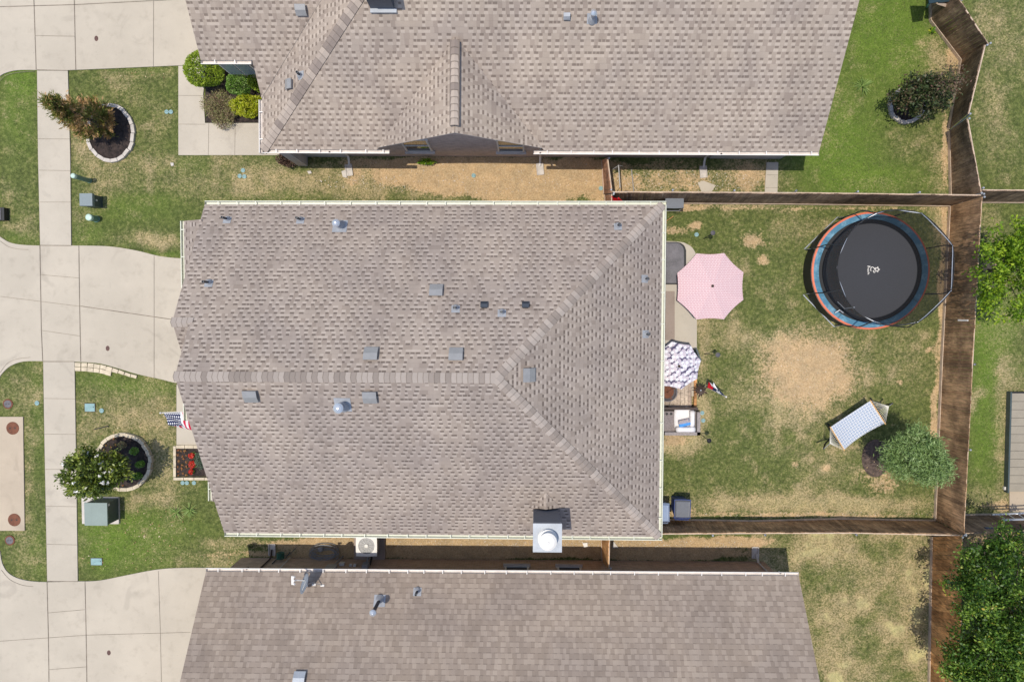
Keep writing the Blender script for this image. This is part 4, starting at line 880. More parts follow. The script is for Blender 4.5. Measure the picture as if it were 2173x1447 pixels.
bush('shrub', 'silvery grey green perennial beside the red geraniums', 425, 978, .26, .36, .25, leafmat('silver_leaves', [(0, (.05, .09, .05)), (1, (.22, .30, .2))]), 900, .05, .4, shell=.3)
bush('shrub', 'dark dried weeds at the corner of the bottom house wall', 534, 1158, .14, .10, .12, LV['purple'], 200, .05, .5, shell=.3)
for px, py, lb, s in ((407, 967, 'topmost red geranium in the porch bed', .13), (408, 985, 'middle and largest red geranium in the porch bed', .16), (405, 1001, 'bottom and smallest red geranium in the porch bed', .11)):
    c = G3(px, py, .2); C, d = ellipsoid_clumps(c, (s, s, .1), 260, r, .4); C2, d2 = ellipsoid_clumps((c[0], c[1], .10), (s*1.05, s*1.05, .1), 160, r, .4)
    plant('geranium', lb, 'flower', (c[0], c[1], .05), [('petals', leaf_quads(C, .045, .8, .3, None, r), r.uniform(0, 1, 260), LV['red']), ('foliage', leaf_quads(C2, .05, .6, 0, None, r), r.uniform(0, 1, 160), LV['boxw'])], None, 'red geraniums in the porch bed')
# seedlings: individually planted bedding flowers
sp = []
for px, py in [(217, 937), (231, 933), (243, 931), (226, 944), (236, 948), (222, 955), (239, 956), (250, 958), (246, 943), (214, 965), (228, 961), (256, 962), (252, 1033), (262, 1030), (212, 972)]: sp.append((px, py, 'tree ring'))
for px, py in [(379, 955), (385, 957), (393, 956), (378, 965), (388, 968), (396, 966), (380, 978), (390, 973), (378, 990), (388, 986), (396, 980), (379, 1000), (387, 994), (396, 1007), (389, 1004), (379, 1008), (397, 990)]: sp.append((px, py, 'porch bed'))
protos = {}
for k, (px, py, wh) in enumerate(sp):
    g = 'seedlings in the '+wh; lb = 'small red tipped seedling planted in the mulch of the '+('limestone tree ring' if wh == 'tree ring' else 'porch flower bed')
    c = G3(px, py, .05)
    if wh not in protos:
        C = np.array(c)+r.uniform(-1, 1, (26, 3))*[.038, .038, .02]+[0, 0, .04]; V = leaf_quads(C, .06, .5, .3, None, r); U = r.uniform(0, 1, 26); U[:6] = .97
        me_ = quads_mesh('seedling', V-np.array(c), U, LV['small']); o = bpy.data.objects.new('seedling', me_); col.objects.link(o); protos[wh] = o
    else: o = protos[wh].copy(); col.objects.link(o)
    o.location = c; o.rotation_euler = (0, 0, k*1.7); s_ = .8+.5*((k*37) % 10)/10; o.scale = (s_, s_, s_); tag(o, lb, 'seedling', g)
# tufts of long grass
def tuft(name, label, px, py, rad, n, ln, m, base=0.0, w=.010, cat='plant'):
    c = np.array([*G(px, py), base]); az = r.uniform(0, 2*math.pi, n); el = r.uniform(.15, 1.2, n); L = ln*r.uniform(.5, 1, n); d = np.stack([np.cos(az)*np.cos(el), np.sin(az)*np.cos(el), np.sin(el)], 1)
    B = c+np.stack([np.cos(az), np.sin(az), az*0], 1)*(rad*r.uniform(0, .5, n))[:, None]; mid = B+d*L[:, None]*.6; tip = B+d*L[:, None]-[0, 0, 1]*(L*.15)[:, None]; s = np.stack([-np.sin(az), np.cos(az), az*0], 1)*w
    V = np.concatenate([np.stack([B-s, B+s, mid+s, mid-s], 1).reshape(-1, 3), np.stack([mid-s, mid+s, tip+s*.2, tip-s*.2], 1).reshape(-1, 3)])
    return plant(name, label, cat, tuple(c), [('blades', V, np.tile(r.uniform(0, 1, n), 2), m)])
tuft('grass_clump', 'clump of long loose grass in the top back lawn', 1830, 183, .1, 60, .42, LV['grassy'])
tuft('grass_clump', 'wispy grass clump right of the green transformer', 374, 1087, .15, 40, .36, LV['grassy'])
tuft('grass_clump', 'second wispy grass clump near the big house gutter', 402, 1082, .15, 40, .36, LV['grassy'])
tuft('leafy_plant', 'bright broad leafed plant in front of the leaning fence', 2012, 62, .12, 26, .55, LV['banana'], w=.045)
tuft('leafy_plant', 'small dark leafy sprout left of the broad leafed plant', 1977, 67, .05, 10, .28, LV['banana'], w=.03)
# ================================================================= FENCES
def fence(label, segs, m, rails=None, posts=None, board=None, skip=None, pw=.138, side=1, gate=False, jit=.02, name='wood_fence'):
    """segs: [((base px,py),(base px,py),(top px,py),(top px,py)),...]; every picket is its own board in the picket panel"""
    b0 = G(*segs[0][0]); root = thing(name, label, 'fence', (b0[0], b0[1], 0)); rr = random.Random(len(label)*7+3)
    for (ba, bb, ta, tb) in segs:
        A, B = Vector((*G(*ba), 0)), Vector((*G(*bb), 0)); TA, TB = Vector((*G(*ta, 1.83), 1.83)), Vector((*G(*tb, 1.83), 1.83))
        L = (B-A).length; n = max(1, int(L/pw)); d = (B-A).normalized(); nrm = Vector((-d.y, d.x, 0))*side
        mb = MB(); wob = [0.0]
        for k in range(n+1): wob.append(wob[-1]*.9+rr.uniform(-.008, .008))
        for k in range(n):
            f0, f1 = (k+.02)/n, (k+.97)/n; p0, p1 = A.lerp(B, f0), A.lerp(B, f1); q0, q1 = TA.lerp(TB, f0), TA.lerp(TB, f1)
            if skip and any(s0 <= f0 <= s1 for s0, s1 in skip): continue
            dz = rr.uniform(-jit, jit); off = nrm*(wob[k]+rr.uniform(-.004, .004)); q0 = q0+Vector((0, 0, dz))+off; q1 = q1+Vector((0, 0, dz))+off
            p0 = p0+Vector((0, 0, .10)); p1 = p1+Vector((0, 0, .10)); th = nrm*.018; g = .018
            mb.hexa([p0, p1, p1+th, p0+th], [q0, q1, q1+th, q0+th], uvr=rr.random())
        mb.build('picket_panel', m, root)
        kb = MB(); kb.hexa([A-nrm*.024, B-nrm*.024, B-nrm*.002, A-nrm*.002], [A-nrm*.024+Vector((0, 0, .14)), B-nrm*.024+Vector((0, 0, .14)), B-nrm*.002+Vector((0, 0, .14)), A-nrm*.002+Vector((0, 0, .14))]); kb.build('kick_board', M['fence_rail'], root)
        for zf in (.17, .55, .93):
            a = A.lerp(TA, zf)+nrm*.021; b = B.lerp(TB, zf)+nrm*.021; rl = MB(); z3 = Vector((0, 0, .085)); o = nrm*.038
            rl.hexa([a, b, b+o, a+o], [a+z3, b+z3, b+o+z3, a+o+z3]); rl.build('rail', M['fence_rail'], root)
        np_ = max(1, round(L/2.4))
        for k in range(np_+1):
            p = A.lerp(B, k/np_)+nrm*.10; t = TA.lerp(TB, k/np_)+nrm*.10; po = MB(); po.tube([p, t+Vector((0, 0, .0))], .03, 8); po.lathe((t.x, t.y, t.z-.02), [(.036, 0), (.036, .03), (.02, .05)], 10); po.build('post', M['galv'], root)
    return root
fence('brown wood fence zigzagging and leaning behind the top house lawn', [((1972, -120), (1972, 45), (2005, -190), (2035, 0)), ((1972, 45), (2036, 129), (2035, 0), (2097, 96))], M['picket_grey'], jit=.035, side=1)
fence('leaning brown wood fence section next to the dark purple shrub', [((2036, 130), (2011, 276), (2089, 95), (2053, 241))], M['picket_grey'], jit=.03, side=1)
fence('dark brown wood fence section at the top lawn corner', [((2012, 279), (2015, 434), (2051, 252), (2082, 412))], M['picket_grey'], side=1)
fence('long brown back fence behind the trampoline and hammock', [((2013, 438), (1996, 770), (2083, 418), (2063, 773)), ((1996, 770), (1982, 1103), (2063, 773), (2044, 1134))], M['picket'], side=1)
fence('straight brown fence between the top lawn and the trampoline yard', [((1299, 431), (1660, 433.5), (1297, 409), (1690, 411)), ((1660, 433.5), (2013, 438), (1690, 411), (2083, 416))], M['picket_grey'], side=1)
fence('dark wavy fence along the lower edge of the trampoline yard', [((1392, 1101), (1600, 1104), (1402, 1131), (1624, 1129)), ((1600, 1104), (1780, 1099.5), (1624, 1129), (1818, 1129)), ((1780, 1099.5), (1982, 1103), (1818, 1129), (2043, 1134))], M['picket'], side=-1)
fence('orange brown fence under the large tree in the bottom right', [((1975, 1137), (1972, 1300), (2041, 1136), (2039, 1310)), ((1972, 1300), (1968, 1530), (2039, 1310), (2033, 1550))], M['picket_orange'], side=1)
fence('short dark fence running right from the corner near the lime tree', [((2016, 430), (2240, 431), (2087, 405), (2290, 406))], M['picket_grey'], side=1)
fence('shaded fence behind the aluminium ladder', [((1985, 1092), (2240, 1088), (2050, 1130), (2290, 1119))], M['picket_grey'], side=-1)
fence('reddish new gate fence between the top house and the middle house', [((1277, 341), (1281, 413), (1287, 336), (1297, 410))], M['picket_new'], side=1, name='gate_fence')
fence('short reddish fence piece beside the red slide', [((1283, 415), (1285, 452), (1296, 413), (1295, 440))], M['picket_new'], side=1, name='gate_fence')
fence('orange gate fence between the middle house and the bottom house', [((1275, 1125), (1278, 1190), (1292, 1132), (1290, 1206))], M['picket_orange'], side=1, name='gate_fence')
# ================================================================= UTILITIES IN THE FRONT LAWN
def bollard(label, bp, h, r_):
    b = (*G(*bp), 0); root = thing('utility_bollard', label, 'bollard', b, 0, 'green utility bollards')
    MB().lathe(b, [(r_*1.15, 0), (r_*1.15, .03), (r_, .04), (r_, h-.12), (r_*.96, h-.12)], 24).build('post', M['bollard'], root, smooth=False)
    MB().lathe(b, [(r_*1.08, h-.13), (r_*1.08, h-.02), (r_*.9, h), (r_*.5, h+.012)], 24).build('cap', M['bollard_cap'], root)
bollard('upper slim green bollard with a pale mint cap beside the sidewalk', (190, 384), .98, .085)
bollard('lower stout green bollard with a pale mint cap beside the cable box', (205, 465), .50, .115)
# cable box
b = (*G(206, 430), 0); t = thing('cable_pedestal', 'square grey green cable box between the two bollards', 'utility box', b)
MB().box((b[0], b[1], .27), (.44, .42, .54)).build('cabinet', M['util_dark'], t); MB().box((b[0], b[1], .60), (.48, .46, .14)).build('lid', simple('box_lid', (.17, .21, .22), .5, var=.06), t)
MB().box((b[0]+.225, b[1]+.02, .38), (.01, .06, .09)).build('sticker', M['white'], t)
b = (*G(-1, 456), 0); t = thing('drain_grate', 'black grated box cut by the left edge of the picture', 'drain', b)
mb = MB(); mb.box((b[0], b[1], .12), (.72, .48, .24)); mb.build('box', M['black'], t)
mb = MB()
for k in range(5): mb.box((b[0]-.25+k*.12, b[1], .25), (.03, .44, .02))
mb.build('grating', M['iron_grey'], t)
# transformer
b = (*G(222, 1083), 0); t = thing('transformer', 'large grey green transformer cabinet on its concrete pad', 'transformer', b)
x0, y1_ = G(176, 1053); x1, y0_ = G(255, 1110); MB().box(((x0+x1)/2, (y0_+y1_)/2, .04), (x1-x0, y1_-y0_, .10)).build('pad', M['block'], t)
A0 = G(181, 1067, .78); A1 = G(229, 1113, .78); cx_, cy_ = (A0[0]+A1[0])/2, (A0[1]+A1[1])/2; wx, wy = A1[0]-A0[0], A0[1]-A1[1]
MB().box((cx_, cy_, .43), (wx, wy, .68)).build('cabinet', M['util_dark'], t)
mb = MB(); mb.box((cx_+wx*.165, cy_, .80), (wx*.70, wy+.04, .06)); mb.build('lid', M['util_green'], t)
mb = MB(); mb.box((cx_-wx*.355, cy_, .795), (wx*.33, wy+.04, .06)); mb.build('hinged_lid', M['util_green'], t)
MB().box((cx_+wx/2+.006, cy_+wy*.4, .70), (.012, .09, .08)).build('sticker', M['white'], t)
# valve and meter covers
def rect_cover(label, px, py, w_, h_):
    c = G(px, py); b = (*c, 0); root = thing('meter_cover', label, 'meter cover', b, 0, 'rectangular water meter covers')
    q = smooth_poly([(c[0]-w_, c[1]-h_*.8), (c[0]-w_*.85, c[1]-h_), (c[0]+w_*.85, c[1]-h_), (c[0]+w_, c[1]-h_*.8), (c[0]+w_, c[1]+h_*.8), (c[0]+w_*.85, c[1]+h_), (c[0]-w_*.85, c[1]+h_), (c[0]-w_, c[1]+h_*.8)], 3)
    MB().prism([(c[0]+(x-c[0])*1.12, c[1]+(y-c[1])*1.14) for x, y in q], -.05, .006).build('frame', M['joint_dark'], root); MB().prism(q, -.02, .02).build('lid', M['lid_teal'], root)
    MB().lathe((c[0]+w_*.75, c[1]+h_*.1, .02), [(.02, 0), (.02, .003)], 10).build('keyhole', M['black'], root)
rect_cover('blue green meter cover in the grass left of the flag', 191, 864.5, .19, .15)
rect_cover('blue green meter cover below the transformer', 205, 1191, .21, .13)
def lid(name, label, px, py, r_, m, cat='valve cover', group=None, rim=None, z=.022):
    c = G(px, py); b = (*c, 0); root = thing(name, label, cat, b, 0, group)
    if rim: MB().lathe((c[0], c[1], 0), [(r_*1.35, -.03), (r_*1.35, z*.6), (r_*1.05, z*.7)], 24).build('rim', rim, root)
    mb = MB(); mb.lathe((c[0], c[1], 0), [(r_, -.03), (r_, z), (r_*.85, z+.004)], 20); mb.build('lid', m, root)
    for a_ in (-.4, .4): MB().lathe((c[0]+a_*r_, c[1], z), [(r_*.12, 0), (r_*.12, .006)], 8).build('keyhole', M['black'], root)
for px, py, lb in ((79, 855, 'lone pale teal valve lid in the left grass strip'), (216, 871, 'small teal valve lid right of the meter cover'), (354, 238, 'left one of two teal lids near the top house path'), (363, 238, 'right one of two teal lids near the top house path'),
                   (516, 362, 'topmost of three teal lids in the upper side lawn'), (509, 374, 'lower left of three teal lids in the upper side lawn'), (519, 375, 'lower right of three teal lids in the upper side lawn'),
                   (388, 1024, 'leftmost of three teal lids below the red flower bed'), (397, 1024, 'middle of three teal lids below the red flower bed'), (412, 1024, 'rightmost of three teal lids below the red flower bed'),
                   (1005, 373, 'worn teal lid in the bare soil beside the top house'), (1275, 400, 'worn teal lid at the foot of the reddish gate'), (1478, 498, 'pale teal lid left of the torch in the trampoline yard'), (1490, 876, 'upper teal lid beside the outdoor sofa'), (1492, 892, 'lower teal lid beside the outdoor sofa')):
    lid('valve_lid', lb, px, py, .080 if px not in (216, 79) else .088, M['lid_teal'], group='round teal irrigation lids')
lid('manhole_cover', 'upper rusty manhole cover in the pale pad on the left', 28.5, 908, .25, M['iron'], 'manhole cover', 'manhole covers', M['concrete_pad'], .045)
lid('manhole_cover', 'lower rusty manhole cover in the pale pad on the left', 32, 1102, .25, M['iron'], 'manhole cover', 'manhole covers', M['concrete_pad'], .045)
lid('round_cover', 'upper grey iron cover with a rusty rim in the grass', 17, 857, .145, M['iron_grey'], 'valve cover', 'grey iron covers', M['iron'])
lid('round_cover', 'lower grey iron cover with a rusty rim in the grass', 21, 1146, .145, M['iron_grey'], 'valve cover', 'grey iron covers', M['iron'])
for px, py, lb in ((205.5, 83, 'brown oval cleanout in the top driveway'), (229.5, 739, 'brown oval cleanout in the middle driveway'), (232, 1383.5, 'brown oval cleanout in the bottom driveway')):
    c = G(px, py); mb = MB(); mb.lathe((c[0], c[1], .03), [(.10, -.01), (.10, .006), (.085, .012), (.03, .016)], 20, .72, 1.0); o = mb.build('cleanout_cover', M['cleanout'], None, loc=(c[0], c[1], 0)); tag(o, lb, 'cleanout cover', 'cleanout covers')
mb = MB(); a_, b_ = G3(200, 911, .02), G3(228, 904, .02); mb.tube([a_, b_], .02, 6); mb.tube([b_, (b_[0]+.05, b_[1]-.03, .03)], .02, 6); tag(mb.build('iron_bar', M['black'], None, loc=a_), 'short black bar lying in the front lawn', 'bar')
# splash blocks under the downspouts
for k, (px, py, rz, lb) in enumerate(((741, 362, .12, 'splash block under the left downspout of the top house'), (1146, 360, .1, 'splash block under the middle downspout of the top house'), (1492, 366, .08, 'splash block under the right downspout of the top house'), (578, 1165, 0, 'grey splash block under the left downspout of the bottom house'), (1602, 1171, 0, 'grey splash block under the right downspout of the bottom house'))):
    c = G(px, py); root = thing('splash_block', lb, 'splash block', (*c, 0), rz, 'splash blocks under downspouts'); mb = MB()
    for dx, dy, w_, h_, z_ in ((0, 0, .24, .42, .025), (-.12, 0, .03, .42, .07), (.12, 0, .03, .42, .07), (0, .21, .26, .03, .07)): mb.box((dx, dy*(1 if py < 700 else -1), z_/2), (w_, h_, z_))
    mb.build('trough', M['block'], root, local=True)
def stone(label, pts, z, m, name='flat_stone'):
    P = GP(pts); c = P[0]; tag(MB().prism(P, -.02, z).build(name, m, None, loc=(c[0], c[1], 0)), label, 'stone')
stone('flat kite shaped flagstone against the upper side fence', [(1480, 388), (1492, 384), (1519, 394), (1510, 407), (1488, 407)], .03, M['concrete_walk'])
stone('flat round stone below the left downspout of the top house', [(725, 364), (735, 361), (740, 372), (735, 378), (728, 376)], .04, M['block'])
stone('small pale stone left of the splash block', [(652, 364), (660, 363), (662, 368), (656, 370)], .04, M['block'])
stone('tiny white stone in the side lawn', [(679, 383), (684, 385), (683, 388)], .04, M['block'])
stone('pale triangular stone behind the orange gate', [(1302, 1148), (1313, 1162), (1299, 1162)], .03, M['block'])
stone('white stone near the orange gate', [(1236, 1151), (1246, 1150), (1247, 1158), (1239, 1160)], .06, M['white'])
stone('pale stone in the upper front lawn', [(362, 346), (369, 346), (369, 352), (364, 353)], .03, M['block'])
# ================================================================= AIR CONDITIONER
b = (*G(776, 1152), 0); t = thing('air_conditioner', 'white air conditioning unit between the houses', 'air conditioner', b)
x0, yA = G(752, 1140); x1, yB = G(818, 1184); pd = MB(); pd.box(((x0+x1)/2, (yA+yB)/2, .04), (x1-x0, abs(yA-yB)+.2, .1)); pd.build('pad', M['concrete_brown'], t)
cx_, cy_ = G(777.5, 1158, .82); Wd = .78
mb = MB(); mb.box((cx_, cy_, .43), (Wd-.06, Wd-.06, .72)); mb.build('coil_cabinet', M['vent_grey'], t)
mb = MB(); n = 28; pr = smooth_poly([(cx_+sx*Wd/2*a1, cy_+sy*Wd/2*a2) for sx, sy, a1, a2 in ((-1, -1, 1, .8), (-1, -1, .8, 1), (1, -1, .8, 1), (1, -1, 1, .8), (1, 1, 1, .8), (1, 1, .8, 1), (-1, 1, .8, 1), (-1, 1, 1, .8))], 4)
N_ = len(pr); ca_ = [math.atan2(p[1]-cy_, p[0]-cx_) for p in pr]; inn = [(cx_+.31*math.cos(q), cy_+.31*math.sin(q)) for q in ca_]
o1 = mb.addv([(x, y, .82) for x, y in pr]); i1 = mb.addv([(x, y, .82) for x, y in inn]); o2 = mb.addv([(x, y, .76) for x, y in pr]); i2 = mb.addv([(x, y, .66) for x, y in inn])
for k in range(N_): j = (k+1) % N_; mb.addf([o1+k, o1+j, i1+j, i1+k]); mb.addf([o2+k, o2+j, o1+j, o1+k]); mb.addf([i1+k, i1+j, i2+j, i2+k])
mb.build('top_ring', M['white'], t)
MB().lathe((cx_, cy_, .62), [(.31, 0), (.31, .01)], 24).build('fan_well', M['vent_dark'], t)
fm = MB()
for k in range(3):
    a_ = k*2.094+.8; d = Vector((math.cos(a_), math.sin(a_), 0)); s = Vector((-d.y, d.x, 0)); c3 = Vector((cx_, cy_, .68))
    fm.hexa([c3+d*.05-s*.04, c3+d*.27-s*.07, c3+d*.27+s*.06-Vector((0, 0, .03)), c3+d*.05+s*.03-Vector((0, 0, .02))], [v+Vector((0, 0, .008)) for v in (c3+d*.05-s*.04, c3+d*.27-s*.07, c3+d*.27+s*.06-Vector((0, 0, .03)), c3+d*.05+s*.03-Vector((0, 0, .02)))])
fm.build('fan', M['galv'], t)
gm = MB()
for k in range(12): a_ = k*math.pi/6; gm.tube([(cx_+.06*math.cos(a_), cy_+.06*math.sin(a_), .835), (cx_+.32*math.cos(a_), cy_+.32*math.sin(a_), .83)], .004, 5)
for rr_ in (.20,): gm.tube([(cx_+rr_*math.cos(q*.2618), cy_+rr_*math.sin(q*.2618), .832) for q in range(24)], .003, 4, close=True)
gm.lathe((cx_, cy_, .82), [(.07, 0), (.07, .02), (.03, .03)], 16); gm.build('grille', M['white'], t)
gm = MB(); gm.tube([(cx_+.05, cy_-.35, .5), (cx_+.1, cy_-.6, .4), (cx_+.1, cy_-.75, .7)], .04, 7); gm.build('refrigerant_line', M['black'], t)
# garden hose / cable coil
rr = random.Random(5); pts = []; c0 = G(690, 1171)
for k in range(150): a_ = k*.42; q = .42+.18*math.sin(k*.37)+rr.uniform(-.03, .03); pts.append((c0[0]+q*1.15*math.cos(a_)+.12*math.sin(k*.05), c0[1]+q*.52*math.sin(a_)+.06*math.cos(k*.11), .03+.0012*k))
tag(MB().tube(smooth_poly(pts, 2, False), .011, 5).build('cable_coil', M['vent_grey'], None, loc=(*c0, 0)), 'tangled loops of grey cable against the bottom house wall', 'cable')
b = (*G(683, 1162), 0); tag(MB().lathe(b, [(.08, 0), (.10, .2), (.07, .22)], 14).build('bucket', M['vent_grey'], None, loc=b), 'small grey bucket beside the tangled cable', 'bucket')
# hose reel
b = (*G(602, 1171), 0); t = thing('hose_reel', 'dark green hose reel against the bottom house wall', 'hose reel', b)
gmat = simple('hose_green', (.03, .11, .07), .5); mb = MB()
for k in range(5): mb.tube([(b[0]+.13*math.cos(q*.35), b[1]-.12+k*.05, .35+.13*math.sin(q*.35)) for q in range(18)], .022, 6, close=True)
mb.build('hose', gmat, t); mb = MB()
mb.tube([(b[0]-.2, b[1]-.2, .7), (b[0]-.2, b[1]-.2, 0)], .018, 6); mb.tube([(b[0]+.25, b[1], .0), (b[0]+.25, b[1]-.05, .5)], .02, 6); mb.tube([(b[0]+.1, b[1], .38), (b[0]+.35, b[1]+.02, .36), (b[0]+.55, b[1]+.25, .15)], .012, 6); mb.build('frame', M['util_dark'], t)
# ================================================================= SATELLITE DISH
B0 = H3.roofpt(668, 1232, f3); c, s = math.cos(H3.a), math.sin(H3.a); wp = Vector((B0.x+H3.c[0], B0.y+H3.c[1], B0.z)); t = thing('satellite_dish', 'grey satellite dish on a roof mount at the bottom house gutter', 'satellite dish', tuple(wp))
dc = wp+Vector((-.16, .16, .62)); ax = Vector((-.82, .34, .46)).normalized(); u1 = ax.cross(Vector((0, 0, 1))).normalized(); u2 = ax.cross(u1).normalized()
mb = MB(); rings = []
for j in range(7):
    q = j/6; rings.append(mb.addv([dc+(u1*math.cos(a_)*.36+u2*math.sin(a_)*.30)*q+ax*(.09*q*q-.09) for a_ in [k*math.pi/14 for k in range(28)]]))
for A_, B_ in zip(rings, rings[1:]):
    for k in range(28): mb.addf([A_+k, A_+(k+1) % 28, B_+(k+1) % 28, B_+k])
dm = mb.build('reflector', simple('dish_grey', (.20, .225, .26), .45, var=.05), t, smooth=True)
so = dm.modifiers.new('s', 'SOLIDIFY'); so.thickness = .012
lp = dc+ax*.42-u2*0+Vector((0, 0, -.12)); mb = MB(); mb.tube([dc-u2*-.0-Vector((0, 0, .26)), lp], .022, 6); mb.build('feed_arm', M['white'], t)
mb = MB(); mb.box(lp+Vector((-.03, 0, 0)), (.08, .30, .05)); 
for k in (-1, 0, 1): mb.tube([lp+Vector((-.05, k*.12, 0)), lp+Vector((.06, k*.12, .05))], .035, 8)
mb.build('receiver', M['white'], t)
mb = MB(); mb.tube([dc-ax*.08, dc-ax*.2-Vector((0, 0, .15)), wp+Vector((.03, 0, .0))], .025, 8)
for dx, dy in ((-.27, -.12), (.3, -.12)): mb.tube([dc-ax*.2-Vector((0, 0, .2)), wp+Vector((dx, dy, -.0+.66*-dy))], .012, 6)
mb.build('mast', M['vent_grey'], t); mb = MB()
for dx, dy in ((-.27, -.12), (0, -.1), (.3, -.12)): mb.box(wp+Vector((dx, dy, .02-.66*dy)), (.13, .07, .02), tilt=Matrix.Rotation(-.58, 3, 'X'))
mb.build('mount_feet', M['white'], t)
fc = bpy.data.curves.new('lettering', 'FONT'); fc.body = 'DIRECTV'; fc.size = .085; fc.align_x = 'CENTER'; fc.extrude = .002; tmp = bpy.data.objects.new('lettering', fc)
lm = bpy.data.meshes.new_from_object(tmp); bpy.data.objects.remove(tmp); lm.materials.clear(); lm.materials.append(M['white']); lo = bpy.data.objects.new('lettering', lm); col.objects.link(lo); lo.parent = t
Xd = -u1 if u1.y > 0 else u1; Xd = Vector((Xd.x, Xd.y, Xd.z)); Xd = -Xd; nz = ax; Yd = nz.cross(Xd).normalized()
lo.matrix_local = Matrix.Translation(dc+ax*.03-u2*(.17 if u2.z > 0 else -.17)*-1 - wp) @ Matrix((Xd, Yd, nz)).transposed().to_4x4()
# ================================================================= FLAGS
def flagmat():
    s = NT('stars_and_stripes'); u, v = s.uv()     # u along the fly, v along the hoist (1 = pole tip)
    st = s.math('MODULO', s.math('FLOOR', s.math('MULTIPLY', v, 13)), 2.0); c = s.mix(st, (.55, .02, .06), (.80, .78, .78))
    can = s.math('MULTIPLY', s.math('LESS_THAN', u, .40), s.math('GREATER_THAN', v, .4615))
    cu = s.math('FRACT', s.math('MULTIPLY', u, 15)); r2 = s.math('FLOOR', s.math('MULTIPLY', u, 15)); cv_ = s.math('FRACT', s.math('ADD', s.math('MULTIPLY', v, 15), s.math('MULTIPLY', s.math('MODULO', r2, 2.0), .5)))
    d = s.math('ADD', s.math('POWER', s.math('SUBTRACT', cu, .5), 2.0), s.math('POWER', s.math('SUBTRACT', cv_, .5), 2.0)); star = s.math('LESS_THAN', d, .075)
    c = s.mix(can, c, s.mix(star, (.018, .025, .085), (.85, .85, .85))); return s.out(c, .7, 0, .2)
def cloth(name, root, fn, m, nu=26, nv=16):
    mb = MB(); ids = [[mb.addv([fn(i/nu, j/nv)]) for j in range(nv+1)] for i in range(nu+1)]
    for i in range(nu):
        for j in range(nv): mb.addf([ids[i][j], ids[i+1][j], ids[i+1][j+1], ids[i][j+1]], [(i/nu, j/nv), ((i+1)/nu, j/nv), ((i+1)/nu, (j+1)/nv), (i/nu, (j+1)/nv)])
    o = mb.build(name, m, root, smooth=True); sm = o.modifiers.new('s', 'SOLIDIFY'); sm.thickness = .003; return o
tip = Vector(G3(341, 876, 2.75)); base = Vector((-10.2, G(410, 868, 1.9)[1]+.0, 1.75)); t = thing('american_flag', 'stars and stripes flag on a white pole at the porch', 'flag', tuple(base))
MB().tube([base, tip], .018, 8).build('pole', M['white'], t); MB().lathe(tuple(tip), [(.01, -.03), (.035, 0), (.03, .03), (.01, .05)], 12).build('finial', M['white'], t)
pd_ = (tip-base); Lp_ = pd_.length; pd_.normalize()
def ff(u, v):
    p = tip-pd_*(.10+(1-v)*.92); a_ = min(u, .33)*1.55; b_ = max(u-.33, 0)*1.55
    k = .35+.65*(1-v); q = p+Vector((.12*a_+.2*b_, -(1.05*a_+.25*b_)*(.75+.5*(1-v)), -.22*a_-.75*b_)); q += Vector((.03*math.sin(u*14+v*5), .04*math.sin(u*11+v*7), .02*math.cos(u*9+v*12)))*min(1, u*5); return q
cloth('cloth', t, ff, flagmat())
def texmat():
    s = NT('lone_star_cloth'); u, v = s.uv(); c = s.mix(s.math('GREATER_THAN', v, .5), (.50, .015, .025), (.80, .79, .78)); c = s.mix(s.math('LESS_THAN', u, .62), c, (.018, .03, .085))
    a_ = s.math('ARCTAN2', s.math('SUBTRACT', v, .5), s.math('MULTIPLY', s.math('SUBTRACT', u, .24), 1.3)); rr_ = s.math('SQRT', s.math('ADD', s.math('POWER', s.math('MULTIPLY', s.math('SUBTRACT', u, .24), 1.3), 2.0), s.math('POWER', s.math('SUBTRACT', v, .5), 2.0)))
    lobe = s.math('ABSOLUTE', s.math('SUBTRACT', s.math('FRACT', s.math('DIVIDE', a_, 1.2566)), .5)); lim = s.math('ADD', .06, s.math('MULTIPLY', lobe, .38))
    return s.out(s.mix(s.math('LESS_THAN', rr_, lim), c, (.85, .85, .85)), .7, 0, .2)
gb_ = Vector((*G(1496, 822), 0)); t = thing('garden_flag', 'red white and blue lone star flag on a leaning pole at the deck corner', 'flag', tuple(gb_))
tp = Vector(G3(1541, 842, 1.9)); bp_ = Vector((*G(1493, 818), .0)); MB().tube([bp_, tp], .016, 8).build('pole', M['white'], t); MB().lathe(tuple(tp), [(.02, -.02), (.035, 0), (.02, .03)], 10).build('finial', M['white'], t)
pv = tp-bp_; 
def f2(u, v):
    p = tp-pv.normalized()*(.06+(1-v)*.62); q = p+Vector((-.34*u, .40*u*(.6+.5*v), -.30*u)); q += Vector((0, .07*math.sin(v*9+u*4), .05*math.cos(v*8)))*(.3+u); return q
cloth('cloth', t, f2, texmat(), 18, 14)
# metal spinner / palm ornament
c = G3(1487, 828, .9); t = thing('garden_spinner', 'dark metal star shaped garden spinner on a stake beside the garden flag', 'garden ornament', (c[0], c[1], 0))
MB().tube([(c[0], c[1], 0), c], .012, 6).build('stake', M['black'], t); mb = MB()
for k in range(14):
    a_ = k*math.pi/7; L_ = .27+.06*((k*5) % 3-1); d = Vector((math.cos(a_), math.sin(a_), 0)); s_ = Vector((-d.y, d.x, 0)); C3 = Vector(c); zt = -.05-.05*(k % 3)
    P = [C3+d*.02, C3+d*L_*.55+s_*.035+Vector((0, 0, .03)), C3+d*L_+Vector((0, 0, zt)), C3+d*L_*.55-s_*.035+Vector((0, 0, .0))]; mb.hexa(P, [p+Vector((0, 0, .006)) for p in P])
mb.build('blades', M['dark_wood'], t); MB().lathe(c, [(.03, 0), (.02, .03)], 10).build('hub', M['steel'], t)
